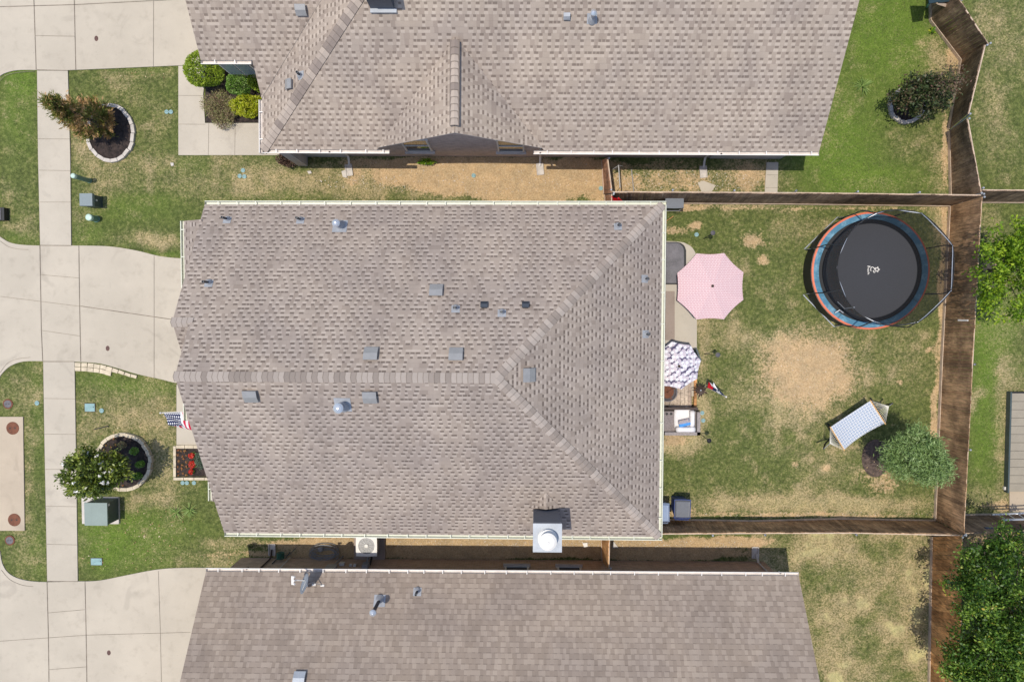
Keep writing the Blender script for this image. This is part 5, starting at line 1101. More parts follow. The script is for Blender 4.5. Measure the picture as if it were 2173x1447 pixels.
# torches
for k, (bp2, tpx, h_, lb) in enumerate((((1493, 507), (1513, 494.5), 1.45, 'garden torch above the pink parasol'), ((1494, 751), (1523.5, 753), 1.75, 'garden torch right of the pineapple parasol'), ((1484, 919), (1505, 935), 1.5, 'garden torch beside the outdoor sofa'))):
    b_ = Vector((*G(*bp2), 0)); tp = Vector(G3(*tpx, h_)); t = thing('garden_torch', lb, 'torch', tuple(b_), 0, 'black garden torches')
    MB().tube([b_, tp], .013, 6).build('pole', M['black'], t); MB().lathe(tuple(tp), [(.02, -.12), (.075, -.05), (.085, 0), (.05, .03), (.015, .05)], 16).build('burner', M['iron_grey'] if k < 2 else M['black'], t)
# ================================================================= PARASOLS
def parasol(label, px, py, zr_, R_, m, h_, n=8, rot=0.0, mbm=None, rib=.0):
    c = G(px, py, zr_+h_); root = thing('parasol', label, 'parasol', (c[0], c[1], 0), 0, 'garden parasols'); mb = MB(); nr = 8; sub = 6
    rings = []; N = n*sub
    for j in range(nr+1):
        q = j/nr; row = []
        for k in range(N):
            f = (k % sub)/sub; a_ = rot+2*math.pi*k/N; poly = math.cos(math.pi/n)/math.cos((f-.5)*2*math.pi/n)
            sc = 1-(1-abs(2*f-1)**2)*.03*q; rad = R_*q*poly*sc; sag = (1-abs(2*f-1)**2)*.035*q*R_
            row.append((c[0]+rad*math.cos(a_), c[1]+rad*math.sin(a_), zr_+h_*(1-q**1.15)-sag*.6))
        rings.append(mb.addv(row))
    for j in range(nr):
        for k in range(N):
            k2 = (k+1) % N; ids = [rings[j]+k, rings[j]+k2, rings[j+1]+k2, rings[j+1]+k]; mb.addf(ids, [(mb.v[i][0]-c[0], mb.v[i][1]-c[1]) for i in ids])
    o = mb.build('canopy', m, root); sm = o.modifiers.new('s', 'SOLIDIFY'); sm.thickness = .004
    val = MB()
    for k in range(N):
        a_, b_ = mb.v[rings[nr]+k], mb.v[rings[nr]+(k+1) % N]; dn = Vector((0, 0, -.10)); val.face([a_, b_, Vector(b_)+dn, Vector(a_)+dn], [(0, 0)]*4)
    val.build('valance', mbm or m, root)
    MB().tube([(c[0], c[1], 0.06), (c[0], c[1], zr_+h_)], .02, 8).build('pole', M['dark_wood'], root); MB().lathe((c[0], c[1], .06), [(.24, 0), (.24, .05), (.05, .09)], 20).build('base', M['black'], root)
    rb_ = MB()
    for k in range(n): a_ = rot+2*math.pi*k/n; rb_.tube([(c[0], c[1], zr_+h_-.04), (c[0]+R_*.98*math.cos(a_), c[1]+R_*.98*math.sin(a_), zr_-.03)], .008, 4)
    rb_.build('ribs', M['dark_wood'], root); MB().lathe((c[0], c[1], zr_+h_-.01), [(.045, 0), (.05, .03), (.03, .07), (.01, .09)], 14).build('finial', M['dark_wood'], root); return root
def pinkmat():
    s = NT('pink_lattice_cloth'); u, v = s.uv(); k = 10.5
    def cell(a_, b_): 
        x = s.math('SUBTRACT', s.math('FRACT', s.math('ADD', s.math('MULTIPLY', u, k), a_)), .5); y = s.math('SUBTRACT', s.math('FRACT', s.math('ADD', s.math('MULTIPLY', v, k*.8), b_)), .5)
        return s.math('SQRT', s.math('ADD', s.math('POWER', x, 2.0), s.math('POWER', y, 2.0)))
    d = s.math('MINIMUM', cell(0, 0), cell(.5, .5)); ring = s.math('MULTIPLY', s.math('GREATER_THAN', d, .20), s.math('LESS_THAN', d, .34)); dot = s.math('LESS_THAN', d, .09)
    return s.out(s.mix(s.math('MAXIMUM', ring, dot), (.72, .60, .585), (.50, .25, .27)), .85, 0, .2)
def pinemat():
    s = NT('pineapple_print_cloth'); u, v = s.uv(); cv_ = s.n('ShaderNodeCombineXYZ'); s.put(cv_.inputs[0], u); s.put(cv_.inputs[1], v)
    vo = s.n('ShaderNodeTexVoronoi', feature='F1', voronoi_dimensions='2D'); s.t.links.new(cv_.outputs[0], vo.inputs['Vector']); vo.inputs['Scale'].default_value = 6.0; vo.inputs['Randomness'].default_value = .55
    fruit = s.math('LESS_THAN', vo.outputs['Distance'], .46); lite = s.mix(vo.outputs['Color'], (.50, .44, .50), (.62, .54, .55))
    mp = s.n('ShaderNodeMapping'); s.put(mp.inputs[0], cv_.outputs[0]); mp.inputs['Location'].default_value = (.085, .06, 0)
    v2 = s.n('ShaderNodeTexVoronoi', feature='F1', voronoi_dimensions='2D'); s.t.links.new(mp.outputs[0], v2.inputs['Vector']); v2.inputs['Scale'].default_value = 6.0; v2.inputs['Randomness'].default_value = .55
    df = s.n('ShaderNodeVectorMath', operation='SUBTRACT'); s.t.links.new(mp.outputs[0], df.inputs[0]); s.t.links.new(v2.outputs['Position'], df.inputs[1]); sp_ = s.n('ShaderNodeSeparateXYZ'); s.t.links.new(df.outputs[0], sp_.inputs[0])
    an = s.math('ARCTAN2', sp_.outputs[1], sp_.outputs[0]); lob = s.math('ABSOLUTE', s.math('SINE', s.math('MULTIPLY', an, 3.5))); leaf = s.math('LESS_THAN', v2.outputs['Distance'], s.math('ADD', .12, s.math('MULTIPLY', lob, .30)))
    c = s.mix(fruit, (.10, .085, .14), lite); c = s.mix(leaf, c, (.80, .78, .80)); return s.out(c, .85, 0, .2)
parasol('large pink and white patterned octagonal parasol over the patio', 1512, 607, 2.15, 1.235, pinkmat(), .28, 8, .40, M['dark_wood'])
parasol('smaller dark blue parasol printed with pineapples beside the house', 1441, 777, 1.85, .86, pinemat(), .34, 8, .2)
# rounded mat / cover on the patio
P = [(1380, 514), (1434, 514)]+smooth_poly([(1443, 516), (1451, 522), (1455, 532)], 4, False)+[(1455, 560), (1455, 604), (1380, 604)]
c = G(1420, 560); t = thing('patio_mat', 'dark grey rounded rubbery mat half under the pink parasol', 'mat', (*c, 0))
MB().prism(GP(P), .07, .085).build('rim', M['black'], t)
Q = [(1380, 516), (1433, 516)]+smooth_poly([(1440, 518), (1447, 524), (1450, 533)], 4, False)+[(1450, 560), (1450, 601), (1380, 601)]
MB().prism(GP(Q), .08, .11).build('surface', simple('grey_rubber', (.12, .11, .12), .55, var=.35, scale=2.5), t)
# deck with planks
t = thing('wood_deck', 'small weathered plank deck under the pineapple parasol', 'deck', (*G(1440, 850), 0)); x0, yA = G(1380, 800); x1, yB = G(1471, 866); n = int((x1-x0)/.14)
dkm = pickets('weathered_deck', (.42, .36, .31), (.50, .44, .38), (.36, .30, .26)); mb = MB(); rr = random.Random(3)
for k in range(n): mb.box((x0+(k+.5)*.14, (yA+yB)/2, .14), (.13, yA-yB, .04), uvr=rr.random())
mb.build('planks', dkm, t); mb = MB(); mb.box((x1+.04, (yA+yB)/2, .10), (.09, yA-yB, .16)); mb.build('edge_board', M['picket_orange'], t)
# fire pit / round table with X base
c = G3(1417, 832, .5); t = thing('fire_pit', 'round metal fire bowl with a crossed grate on the deck', 'fire pit', (c[0], c[1], .16))
MB().lathe((c[0], c[1], .16), [(.15, 0), (.2, .1), (.33, .32), (.345, .34), (.36, .34), (.36, .36), (.32, .36), (.30, .30), (.1, .12)], 32).build('bowl', M['iron_grey'], t); mb = MB()
for a_ in (.5, 2.07): mb.box((c[0], c[1], .50), (.62, .035, .02), a_)
mb.lathe((c[0], c[1], .40), [(.26, 0), (.26, .01)], 24); mb.build('grate', M['iron'], t)
# outdoor sofa
wick = simple('grey_wicker', (.27, .235, .225), .8, var=.3, scale=14); white = simple('white_cushion', (.74, .71, .71), .9, var=.04)
x0, yA = G(1380, 872, .3); x1, yB = G(1482, 921, .3); t = thing('outdoor_sofa', 'grey wicker outdoor sofa corner with white cushions', 'sofa', ((x0+x1)/2, (yA+yB)/2, 0))
mb = MB(); mb.box(((x0+x1)/2, (yA+yB)/2, .17), (x1-x0, yA-yB, .30)); mb.box((x1-.06, (yA+yB)/2, .36), (.12, yA-yB, .44)); mb.box(((x0+x1)/2+.25, yB+.06, .36), (x1-x0-.5, .12, .44)); mb.build('frame', wick, t)
xt = G(1431, 890, .35)[0]; mb = MB(); mb.box(((x0+xt)/2, (yA+yB)/2+.02, .36), (xt-x0, yA-yB-.06, .05)); mb.build('side_table', simple('dark_wicker_top', (.22, .185, .18), .8, var=.3, scale=16), t)
for px in (1415, 1424): q = G(px, 878, .4); MB().lathe((q[0], q[1], .385), [(.045, 0), (.05, .012), (.03, .014), (.028, .004)], 14).build('cup_holder', M['black'], t)
def cushion(name, c_, sz, rz, m, parent, puff=.5, tilt=0.0, loc=None):
    bm = bmesh.new(); bmesh.ops.create_cube(bm, size=1); bmesh.ops.subdivide_edges(bm, edges=bm.edges[:], cuts=6, use_grid_fill=True); R_ = Matrix.Rotation(rz, 3, 'Z') @ Matrix.Rotation(tilt, 3, 'X')
    mb = MB()
    for v in bm.verts:
        x, y, z = v.co*2; f = 1-puff*max(abs(x), abs(y))**3; co = Vector((x*sz[0]/2*(1-.06*abs(y)**2), y*sz[1]/2*(1-.06*abs(x)**2), z*sz[2]/2*f)); mb.v.append(tuple(Vector(c_)+R_ @ co))
    bm.verts.index_update()
    for f in bm.faces: mb.f.append(tuple(v.index for v in f.verts)); mb.mi.append(0)
    bm.free(); return mb.build(name, m, parent, smooth=True, loc=loc)
q = G(1452, 886, .45); cushion('seat_cushion', (q[0]+.0, q[1]-.02, .39), (.74, .78, .15), 0, white, t); q = G(1467, 888, .6); cushion('back_cushion', (q[0]+.03, q[1], .55), (.18, .60, .34), 0, white, t)
q = G(1455, 911, .6); cushion('back_cushion', (q[0], q[1], .55), (.72, .20, .34), 0, white, t)
def pilm():
    s = NT('printed_pillow'); p = s.obj(); sp_ = s.n('ShaderNodeSeparateXYZ'); s.put(sp_.inputs[0], p); y = s.math('ADD', sp_.outputs[1], s.math('MULTIPLY', sp_.outputs[0], -.2))
    c = s.mix(s.step(y, -.02, .0), (.06, .24, .62), (.30, .29, .36)); c = s.mix(s.step(s.noise(p, 30, 2), .5, .6), c, s.mix(s.step(y, -.02, .0), (.10, .38, .75), (.55, .42, .30))); return s.out(c, .85)
q = G3(1452, 897, .62); o = cushion('throw_pillow', q, (.44, .26, .13), .22, pilm(), None, .6, -.3, loc=q); tag(o, 'small blue printed throw pillow on the white sofa cushion', 'pillow')
mb = MB(); a_, b_ = Vector(G3(1380, 866.5, .75)), Vector(G3(1481, 867, .75)); mb.box((a_+b_)/2, ((b_-a_).length, .09, .05)); t = thing('bar_rail', 'dark brown narrow bar shelf behind the outdoor sofa', 'shelf', (a_.x, a_.y, .0)); mb.build('shelf', M['dark_wood'], t)
mb = MB(); mb.box((b_.x-.04, b_.y, .37), (.06, .07, .72)); mb.box((b_.x-1.0, b_.y, .37), (.06, .07, .72)); mb.build('legs', M['dark_wood'], t)
# chair beside the pineapple parasol
c = G3(1481, 753, .75); t = thing('patio_chair', 'black patio chair back peeking out from under the pineapple parasol', 'chair', (c[0], c[1], 0)); mb = MB(); mb.box((c[0], c[1], .62), (.06, .46, .5), .35); mb.build('backrest', M['util_dark'], t)
mb = MB(); mb.box((c[0]-.24, c[1]-.08, .42), (.46, .46, .05), .35); mb.build('seat', M['util_dark'], t)
for dx, dy in ((-.02, .2), (-.02, -.22), (-.45, .08), (-.42, -.3)): MB().tube([(c[0]+dx, c[1]+dy, .06), (c[0]+dx, c[1]+dy, .42)], .015, 6).build('leg', M['black'], t)
# ================================================================= BINS, DECK BOX, SLIDE, TOOLS
def bin_(label, px, py, rz, mlid, mbody, ztop=1.05, W=.60, D=.70):
    c = G(px, py, ztop); root = thing('wheelie_bin', label, 'bin', (c[0], c[1], 0), rz, 'wheeled bins'); mb = MB()
    mb.hexa([(-W*.36, -D*.34, .04), (W*.36, -D*.34, .04), (W*.36, D*.30, .04), (-W*.36, D*.30, .04)], [(-W*.46, -D*.46, ztop-.1), (W*.46, -D*.46, ztop-.1), (W*.46, D*.44, ztop-.1), (-W*.46, D*.44, ztop-.1)]); mb.build('body', mbody, root, local=True)
    bm_ = MB(); rp_ = smooth_poly([(-W*.5, -D*.42), (-W*.46, -D*.5), (W*.46, -D*.5), (W*.5, -D*.42), (W*.5, D*.36), (W*.42, D*.48), (-W*.42, D*.48), (-W*.5, D*.36)], 3); bm_.prism(rp_, ztop-.12, ztop-.06); bm_.build('rim', mbody, root, local=True)
    lm_ = MB(); q = [(x*.95, y*.94) for x, y in rp_]; n_ = len(q); z0_ = ztop-.06; i = lm_.addv([(x, y, z0_) for x, y in q]+[(x*.88, y*.88, ztop) for x, y in q]+[(x*.76, y*.78, ztop-.006) for x, y in q])
    for r_ in range(2):
        for k in range(n_): j = (k+1) % n_; lm_.addf([i+r_*n_+k, i+r_*n_+j, i+(r_+1)*n_+j, i+(r_+1)*n_+k])
    lm_.addf([i+2*n_+k for k in range(n_)]); lm_.build('lid', mlid, root, local=True)
    h_ = MB(); h_.tube([(-W*.42, -D*.52, ztop-.14), (-W*.42, -D*.60, ztop-.12), (W*.42, -D*.60, ztop-.12), (W*.42, -D*.52, ztop-.14)], .018, 6); h_.build('handle', mbody, root, local=True)
    for s_ in (-1, 1): MB().tube([(s_*W*.38, -D*.36, .12), (s_*W*.46, -D*.36, .12)], .12, 16).build('wheel', M['black'], root, local=True)
    return root
blue = simple('blue_plastic', (.02, .045, .19), .45, var=.12); glid = simple('grey_plastic_lid', (.115, .12, .135), .5, var=.12, scale=3)
bin_('blue wheeled bin with a dark grey lid by the lower fence', 1449, 1080, -.02, glid, blue)
bin_('pale blue grey bin half hidden by the middle house gutter', 1404, 1088, .02, simple('pale_bin_lid', (.22, .28, .40), .5, var=.08), simple('pale_bin_body', (.16, .2, .3), .5))
# deck box
c = G(1432, 427.5, .95); t = thing('deck_box', 'grey lidded plastic storage box at the upper fence', 'storage box', (c[0], c[1], 0)); gp_ = simple('grey_plastic', (.135, .145, .165), .5, var=.1, scale=2); dk_ = simple('dark_plastic', (.030, .031, .036), .6, var=.1)
mb = MB(); mb.box((c[0]-.02, c[1]+.0, .43), (.62, .44, .80)); mb.build('body', dk_, t); mb = MB(); mb.prism(smooth_poly([(c[0]+x, c[1]+y) for x, y in ((-.33, -.20), (-.31, -.23), (0, -.245), (.31, -.23), (.33, -.2), (.33, .22), (.31, .24), (-.31, .24), (-.33, .22))], 3), .84, .91); mb.prism([(c[0]-.29, c[1]-.20), (c[0]+.29, c[1]-.20), (c[0]+.29, c[1]+.21), (c[0]-.29, c[1]+.21)], .91, .93); mb.build('lid', gp_, t)
mb = MB(); mb.tube([(c[0]-.28, c[1]-.23, .6), (c[0]-.24, c[1]-.29, .6), (c[0]+.24, c[1]-.29, .6), (c[0]+.28, c[1]-.23, .6)], .012, 6); mb.build('handle', M['vent_grey'], t)
# red plastic slide and grey sheet by the fence
redm = simple('red_plastic', (.62, .012, .018), .4, var=.06); A = [(1296, 416), (1311, 420), (1330, 436), (1300, 440)]
t = thing('toy_slide', 'bright red plastic slide poking out from under the middle house gutter', 'slide', (*G(1305, 428), 0)); mb = MB(); P = [Vector(G3(1298, 418, 1.75)), Vector(G3(1312, 421, 1.75)), Vector(G3(1334, 441, 1.0)), Vector(G3(1304, 443, 1.0))]
mb.hexa([p-Vector((0, 0, .04)) for p in P], P); mb.tube([P[0]+Vector((0, 0, .04)), P[3]+Vector((0, 0, .04))], .03, 6); mb.tube([P[1]+Vector((0, 0, .04)), P[2]+Vector((0, 0, .04))], .03, 6); mb.build('chute', redm, t)
mb = MB(); mb.tube([P[0], P[0]-Vector((0, 0, 1.73))], .03, 6); mb.tube([P[1], P[1]-Vector((0, 0, 1.73))], .03, 6); mb.build('supports', M['util_dark'], t)
c = G(1330, 424, .3); tag(MB().lathe((c[0], c[1], 0), [(.30, 0), (.34, .26), (.30, .30)], 20).build('tub', M['iron_grey'], None, loc=(c[0], c[1], 0)), 'dark grey round tub behind the red slide', 'tub')
a_, b_ = Vector((*G(1403, 430), 0)), Vector(G3(1406, 417, 1.2)); t = thing('garden_tool', 'white headed hand tool leaning on the upper fence', 'tool', tuple(a_)); MB().tube([a_, b_], .014, 6).build('handle', M['vent_grey'], t); MB().lathe((a_.x-.03, a_.y+.18, .55), [(.05, 0), (.075, .05), (.04, .1)], 12).build('head', M['white'], t)
a_, b_ = Vector((*G(1413, 470), .03)), Vector(G3(1429, 459, .12)); t = thing('garden_broom', 'orange handled tool lying below the grey storage box', 'tool', tuple(a_)); MB().tube([a_, b_], .013, 6).build('handle', M['picket_orange'], t); MB().tube([a_+Vector((-.05, .08, 0)), a_+Vector((.03, -.08, 0))], .016, 6).build('head', M['picket_orange'], t)
# metal frame posts in the side yard
t = thing('metal_rack', 'bare grey metal rack frame standing behind the reddish gate', 'rack', (*G(1309, 405), 0)); mb = MB()
b0_ = Vector((*G(1306, 362), 0)); b1_ = Vector((*G(1309, 407), 0)); up_ = Vector((0, 0, .85)); mb.tube([b0_, b0_+up_, b1_+up_, b1_], .022, 7); mb.tube([b0_+up_, b0_+up_+Vector((-.2, -.12, -.1)), b0_+up_+Vector((-.22, -.14, -.5))], .012, 6)
for k in range(4): q = b0_+up_+Vector((-.05-.05*k, -.03-.03*k, -.03)); mb.tube([q, q-Vector((0, 0, .3))], .006, 5)
mb.tube([b0_+up_, b0_+up_+Vector((.15, 0, -.05))], .008, 5); mb.build('frame', M['vent_grey'], t)
a_, b_ = Vector(G3(1340, 359, .05)), Vector(G3(1345, 408, .06)); tag(MB().tube([a_, b_], .018, 6).build('metal_pole', M['vent_grey'], None, loc=tuple(a_)), 'thin grey metal pole lying on the straw behind the reddish gate', 'pole')
# ================================================================= TRAMPOLINE
ZM = .90; c = G(1847, 575, ZM); R_ = 2.12; t = thing('trampoline', 'round trampoline with blue and orange padding and a black safety net', 'trampoline', (c[0], c[1], 0)); cx_, cy_ = c
blackm = simple('jump_mat', (.030, .031, .037), .75, var=.15, scale=30)
def circ(r_, z, n=96, a0=0): return [(cx_+r_*math.cos(a0+2*math.pi*k/n), cy_+r_*math.sin(a0+2*math.pi*k/n), z) for k in range(n)]
mb = MB(); mb.lathe((cx_, cy_, ZM-.05), [(1.70, 0), (1.70, .008)], 72); mat_o = mb.build('jump_mat', blackm, t)
def annulus(r0_, z0_, r1_, z1_, n=96):
    mb = MB(); a = mb.addv(circ(r0_, z0_, n)); b = mb.addv(circ(r1_, z1_, n)); c_ = mb.addv(circ(r1_, z1_-.04, n)); d_ = mb.addv(circ(r0_, z0_-.03, n))
    for k in range(n):
        j = (k+1) % n
        for X, Y in ((a, b), (b, c_), (c_, d_)): mb.addf([X+k, X+j, Y+j, Y+k])
    return mb
def padmat():
    s = NT('blue_padding'); p = s.obj(); n_ = s.noise(p, 3, 4, .7); return s.out(s.mix(s.step(n_, .45, .7), (.07, .19, .28), (.19, .34, .43)), .6, 0, .3)
MB().lathe((cx_, cy_, ZM-.085), [(1.98, 0), (1.98, .006)], 72).build('spring_cover', M['black'], t)
annulus(1.86, ZM+.0, 2.07, ZM+.03).build('padding', padmat(), t); annulus(2.06, ZM+.034, 2.125, ZM+.02).build('orange_trim', simple('orange_trim', (.60, .14, .065), .6, var=.08), t)
mb = MB()
for k in range(8): a_ = k*math.pi/4+.2; mb.box((cx_+1.965*math.cos(a_), cy_+1.965*math.sin(a_), ZM+.028), (.21, .008, .01), a_)
mb.build('padding_seams', M['joint_dark'], t)
MB().tube(circ(2.10, ZM-.05, 48), .03, 8, close=True).build('frame_ring', M['vent_grey'], t)
# black skirt to the ground, added to darken under the pads and block light
def netmat(alpha=.62):
    s = NT('safety_net'); s.out((.012, .012, .014), .8); tr = s.n('ShaderNodeBsdfTransparent'); mx = s.n('ShaderNodeMixShader'); mx.inputs[0].default_value = alpha
    s.t.links.new(tr.outputs[0], mx.inputs[1]); s.t.links.new(s.b.outputs[0], mx.inputs[2]); s.t.links.new(mx.outputs[0], s.t.nodes['Material Output'].inputs[0]); return s.m
def netm2(): return netmat(.7)
angs = [math.radians(q) for q in (22, 67, 112, 157, 202, 247, 292, 337)]; ZT = 2.72; RT = 1.97
tc = G(1904, 568, ZT); tcx, tcy = cx_+(tc[0]-cx_)*1.0, cy_+(tc[1]-cy_)*1.0
def topring(a_, q=1.0):   # sagging top rope : pulled to each pole
    ph = ((a_-angs[0])/(math.pi/4)) % 1; s_ = 1-.012*math.sin(ph*math.pi); return (tcx+RT*s_*q*math.cos(a_), tcy+RT*s_*q*math.sin(a_), ZT-.10*math.sin(ph*math.pi))
mb = MB(); n = 96; lo_ = mb.addv(circ(1.72, ZM-.04, n)); md = mb.addv([tuple((Vector(p)+Vector(topring(2*math.pi*k/n)))/2-Vector((math.cos(2*math.pi*k/n), math.sin(2*math.pi*k/n), 0))*.05) for k, p in enumerate(circ(1.72, ZM, n))]); hi_ = mb.addv([topring(2*math.pi*k/n) for k in range(n)])
for A_, B_ in ((lo_, md), (md, hi_)):
    for k in range(n): j = (k+1) % n; mb.addf([A_+k, A_+j, B_+j, B_+k])
mb.build('safety_net', netm2(), t, smooth=True)
MB().tube([topring(2*math.pi*k/n) for k in range(n)], .017, 6, close=True).build('net_hem', M['black'], t)
rp2 = [Vector(topring(q)) for q in angs]; rpts = []
for k in range(8):
    a_, b_ = rp2[k], rp2[(k+1) % 8]
    for f in (0, .25, .5, .75): q = a_.lerp(b_, f); cc = Vector((tcx, tcy, q.z)); rad = RT*(1-.035*math.sin(f*math.pi)) if math.cos(math.atan2(q.y-tcy, q.x-tcx)) > .2 else RT*.99; rpts.append(cc+(q-cc).normalized()*rad+Vector((0, 0, -.12*math.sin(f*math.pi))))
MB().tube(rpts, .013, 6, close=True).build('net_rope', M['steel'], t)
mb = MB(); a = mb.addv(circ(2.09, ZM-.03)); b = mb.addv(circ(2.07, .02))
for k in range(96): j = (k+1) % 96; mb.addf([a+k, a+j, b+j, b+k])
mb.build('skirt', M['black'], t)  # added black cylinder that fills in the shade beneath the frame
for a_ in angs:
    d = Vector((math.cos(a_), math.sin(a_), 0)); b_ = Vector((cx_, cy_, 0)); tp = Vector((tcx, tcy, 0))+d*RT
    pts = [b_+d*2.14+Vector((0, 0, .05)), b_+d*2.16+Vector((0, 0, 1.2)), b_+d*2.18+Vector((0, 0, 1.9)), (b_+d*2.10)*.5+tp*.5+Vector((0, 0, 2.45)), tp+Vector((0, 0, ZT))]
    MB().tube(smooth_poly(pts, 4, False), .021, 8).build('net_pole', M['pipe_dark'] if a_ > 1.5 else M['black'], t)
for k in range(4):
    a0_ = angs[2*k]+.0; a1_ = angs[2*k+1]; z_ = .03; P = [(cx_+2.1*math.cos(a0_), cy_+2.1*math.sin(a0_), ZM-.05), (cx_+2.22*math.cos(a0_), cy_+2.22*math.sin(a0_), z_), (cx_+2.22*math.cos(a1_), cy_+2.22*math.sin(a1_), z_), (cx_+2.1*math.cos(a1_), cy_+2.1*math.sin(a1_), ZM-.05)]
    MB().tube(P, .022, 8).build('leg', M['steel'], t)
# logo on the mat : star, swirl and a line of lettering
def flatpoly(mb, pts, z): mb.face([(x, y, z) for x, y in pts])
lx, ly = G(1858, 573, ZM); zz = ZM-.05+.012; mb = MB()
def ribbon(mb, pts, w_, z):
    for a_, b_ in zip(pts, pts[1:]):
        a_, b_ = Vector((*a_, z)), Vector((*b_, z)); d = (b_-a_).normalized(); n_ = Vector((-d.y, d.x, 0))*w_; mb.face([a_-n_, b_-n_, b_+n_, a_+n_])
star = [(lx+.07+(.105 if k % 2 == 0 else .045)*math.cos(k*math.pi/5+.0), ly+.02+(.105 if k % 2 == 0 else .045)*math.sin(k*math.pi/5)) for k in range(11)]; ribbon(mb, star, .014, zz)
sw = [(lx-.05-.10*(k/20)*math.cos(-k*.30), ly-.02+.12*(k/20+.2)*math.sin(-k*.30+.5)) for k in range(24)]; ribbon(mb, sw, .012, zz); ribbon(mb, [(lx-.12+.14*math.cos(q*.2+1.9), ly+.14*math.sin(q*.2+1.9)) for q in range(12)], .013, zz)
lxx = lx-.24
for k, w_ in enumerate((.05, .02, .035, .03, .035, .03, .04, .02, .03)): yy = ly+.14-.036*k; ribbon(mb, [(lxx-.022*(w_/.03), yy), (lxx+.022*(w_/.03), yy)], .010, zz)
ribbon(mb, [(lxx+.02, ly+.14), (lxx+.02, ly-.16)], .004, zz)
mb.build('printed_logo', M['white'], t)
# ladder lying on the mat edge + rope bits
mb = MB(); q = G(1795, 655, ZM+.1); mb.tube([(q[0]-.3, q[1]+.25, ZM+.08), (q[0]-.05, q[1]+.0, ZM+.1), (q[0]+.35, q[1]+.05, ZM+.02)], .02, 6); mb.tube([(q[0]-.4, q[1]-.15, ZM+.12), (q[0]-.25, q[1]-.05, ZM+.14), (q[0]-.1, q[1]-.15, ZM+.12)], .025, 6); mb.build('net_zip_cord', M['steel'], t)
# ================================================================= HAMMOCK
A = [G(1761, 906, .8), G(1846, 850, .8), G(1877, 898, .8), G(1790, 954, .8)]
t = thing('hammock', 'blue and white patterned hammock with rope ends on a metal stand', 'hammock', (*G(1815, 905), 0))
def hammat():
    s = NT('patterned_hammock_cloth'); u, v = s.uv()
    def cell(a_, b_): 
        x = s.math('SUBTRACT', s.math('FRACT', s.math('ADD', s.math('MULTIPLY', u, 9), a_)), .5); y = s.math('SUBTRACT', s.math('FRACT', s.math('ADD', s.math('MULTIPLY', v, 5), b_)), .5); return s.math('SQRT', s.math('ADD', s.math('POWER', x, 2.0), s.math('POWER', y, 2.0)))
    d = s.math('MINIMUM', cell(0, 0), cell(.5, .5)); r_ = s.math('ABSOLUTE', s.math('SUBTRACT', d, .30)); c = s.mix(s.math('LESS_THAN', r_, .06), (.27, .33, .43), (.62, .62, .64)); c = s.mix(s.math('LESS_THAN', d, .1), c, (.5, .55, .66))
    e = s.math('MAXIMUM', s.math('ABSOLUTE', s.math('SUBTRACT', u, .5)), s.math('ABSOLUTE', s.math('SUBTRACT', v, .5))); c = s.mix(s.math('GREATER_THAN', e, .485), c, (.72, .74, .78)); return s.out(c, .85, 0, .2)
P4 = [Vector((*p, 0)) for p in A]
def hf(u, v):
    a_ = P4[0].lerp(P4[1], u); b_ = P4[3].lerp(P4[2], u); p = a_.lerp(b_, v); s_ = (2*u-1)**2; q = (2*v-1)**2; mid = (P4[0]+P4[1]+P4[2]+P4[3])/4; ax_ = (b_-a_).normalized(); p += ax_*(-.035*(1-s_))*(2*v-1); return Vector((p.x, p.y, .68+.16*s_+.05*q*(1-s_)))
cloth('cloth', t, hf, hammat(), 30, 14)
wood = simple('spreader_wood', (.62, .36, .13), .5, var=.1); ends = []
for (i, j, tip_) in ((0, 3, (1761, 941)), (1, 2, (1886, 862))):
    a_, b_ = P4[i].copy(), P4[j].copy(); a_.z = b_.z = .85; MB().tube([a_+(a_-b_)*.03, b_+(b_-a_)*.03], .02, 8).build('spreader_bar', wood, t); q = Vector(G3(*tip_, 1.05)); ends.append(q); rm = MB()
    for k in range(13): f = k/12; rm.tube([a_.lerp(b_, f), q], .006, 4)
    rm.build('ropes', simple('cotton_rope', (.74, .70, .62), .9, var=.05), t)
e0, e1 = Vector(G3(1748, 952, 1.15)), Vector(G3(1894, 856, 1.15)); g0_, g1_ = Vector((*G(1772, 925), .04)), Vector((*G(1862, 870), .04))
MB().tube(smooth_poly([e0, e0*.6+g0_*.4-Vector((0, 0, .2)), g0_, g1_, e1*.6+g1_*.4-Vector((0, 0, .2)), e1], 5, False), .03, 8).build('stand_beam', M['black'], t)
for g_ in (g0_, g1_):
    d = (g1_-g0_).normalized(); n_ = Vector((-d.y, d.x, 0)); MB().tube([g_-n_*.55, g_+n_*.55], .03, 8).build('stand_foot', M['black'], t)
for e_, q in zip((e0, e1), ends): MB().tube([e_, q], .01, 5).build('chain', M['steel'], t)
# ================================================================= SHED, LADDER, PLAY SET
x0, yA = G(2147, 838, .2); yB = G(2147, 1043, .2)[1]; x1 = x0+3.2; t = thing('low_deck', 'low beige ribbed deck with a dark edge at the right border', 'deck', (x0, yB, 0))
mb = MB(); rr = random.Random(8); k = 0
while yB+k*.31 < yA-.1: mb.box(((x0+x1)/2, yB+.155+k*.31, .19), (x1-x0, .298, .04), uvr=rr.random()); k += 1
mb.build('boards', simple('beige_board', (.29, .25, .19), .6, var=.08, scale=2), t); yT = yB+k*.31
MB().box((x0-.03, (yT+yB)/2, .11), (.06, yT-yB+.1, .22)).build('edge_trim', M['util_dark'], t); MB().box(((x0+x1)/2, yT+.02, .11), (x1-x0, .05, .22)).build('end_trim', M['black'], t); MB().box((x0-.08, yB+.1, .06), (.05, .12, .1)).build('corner_bracket', M['white'], t)
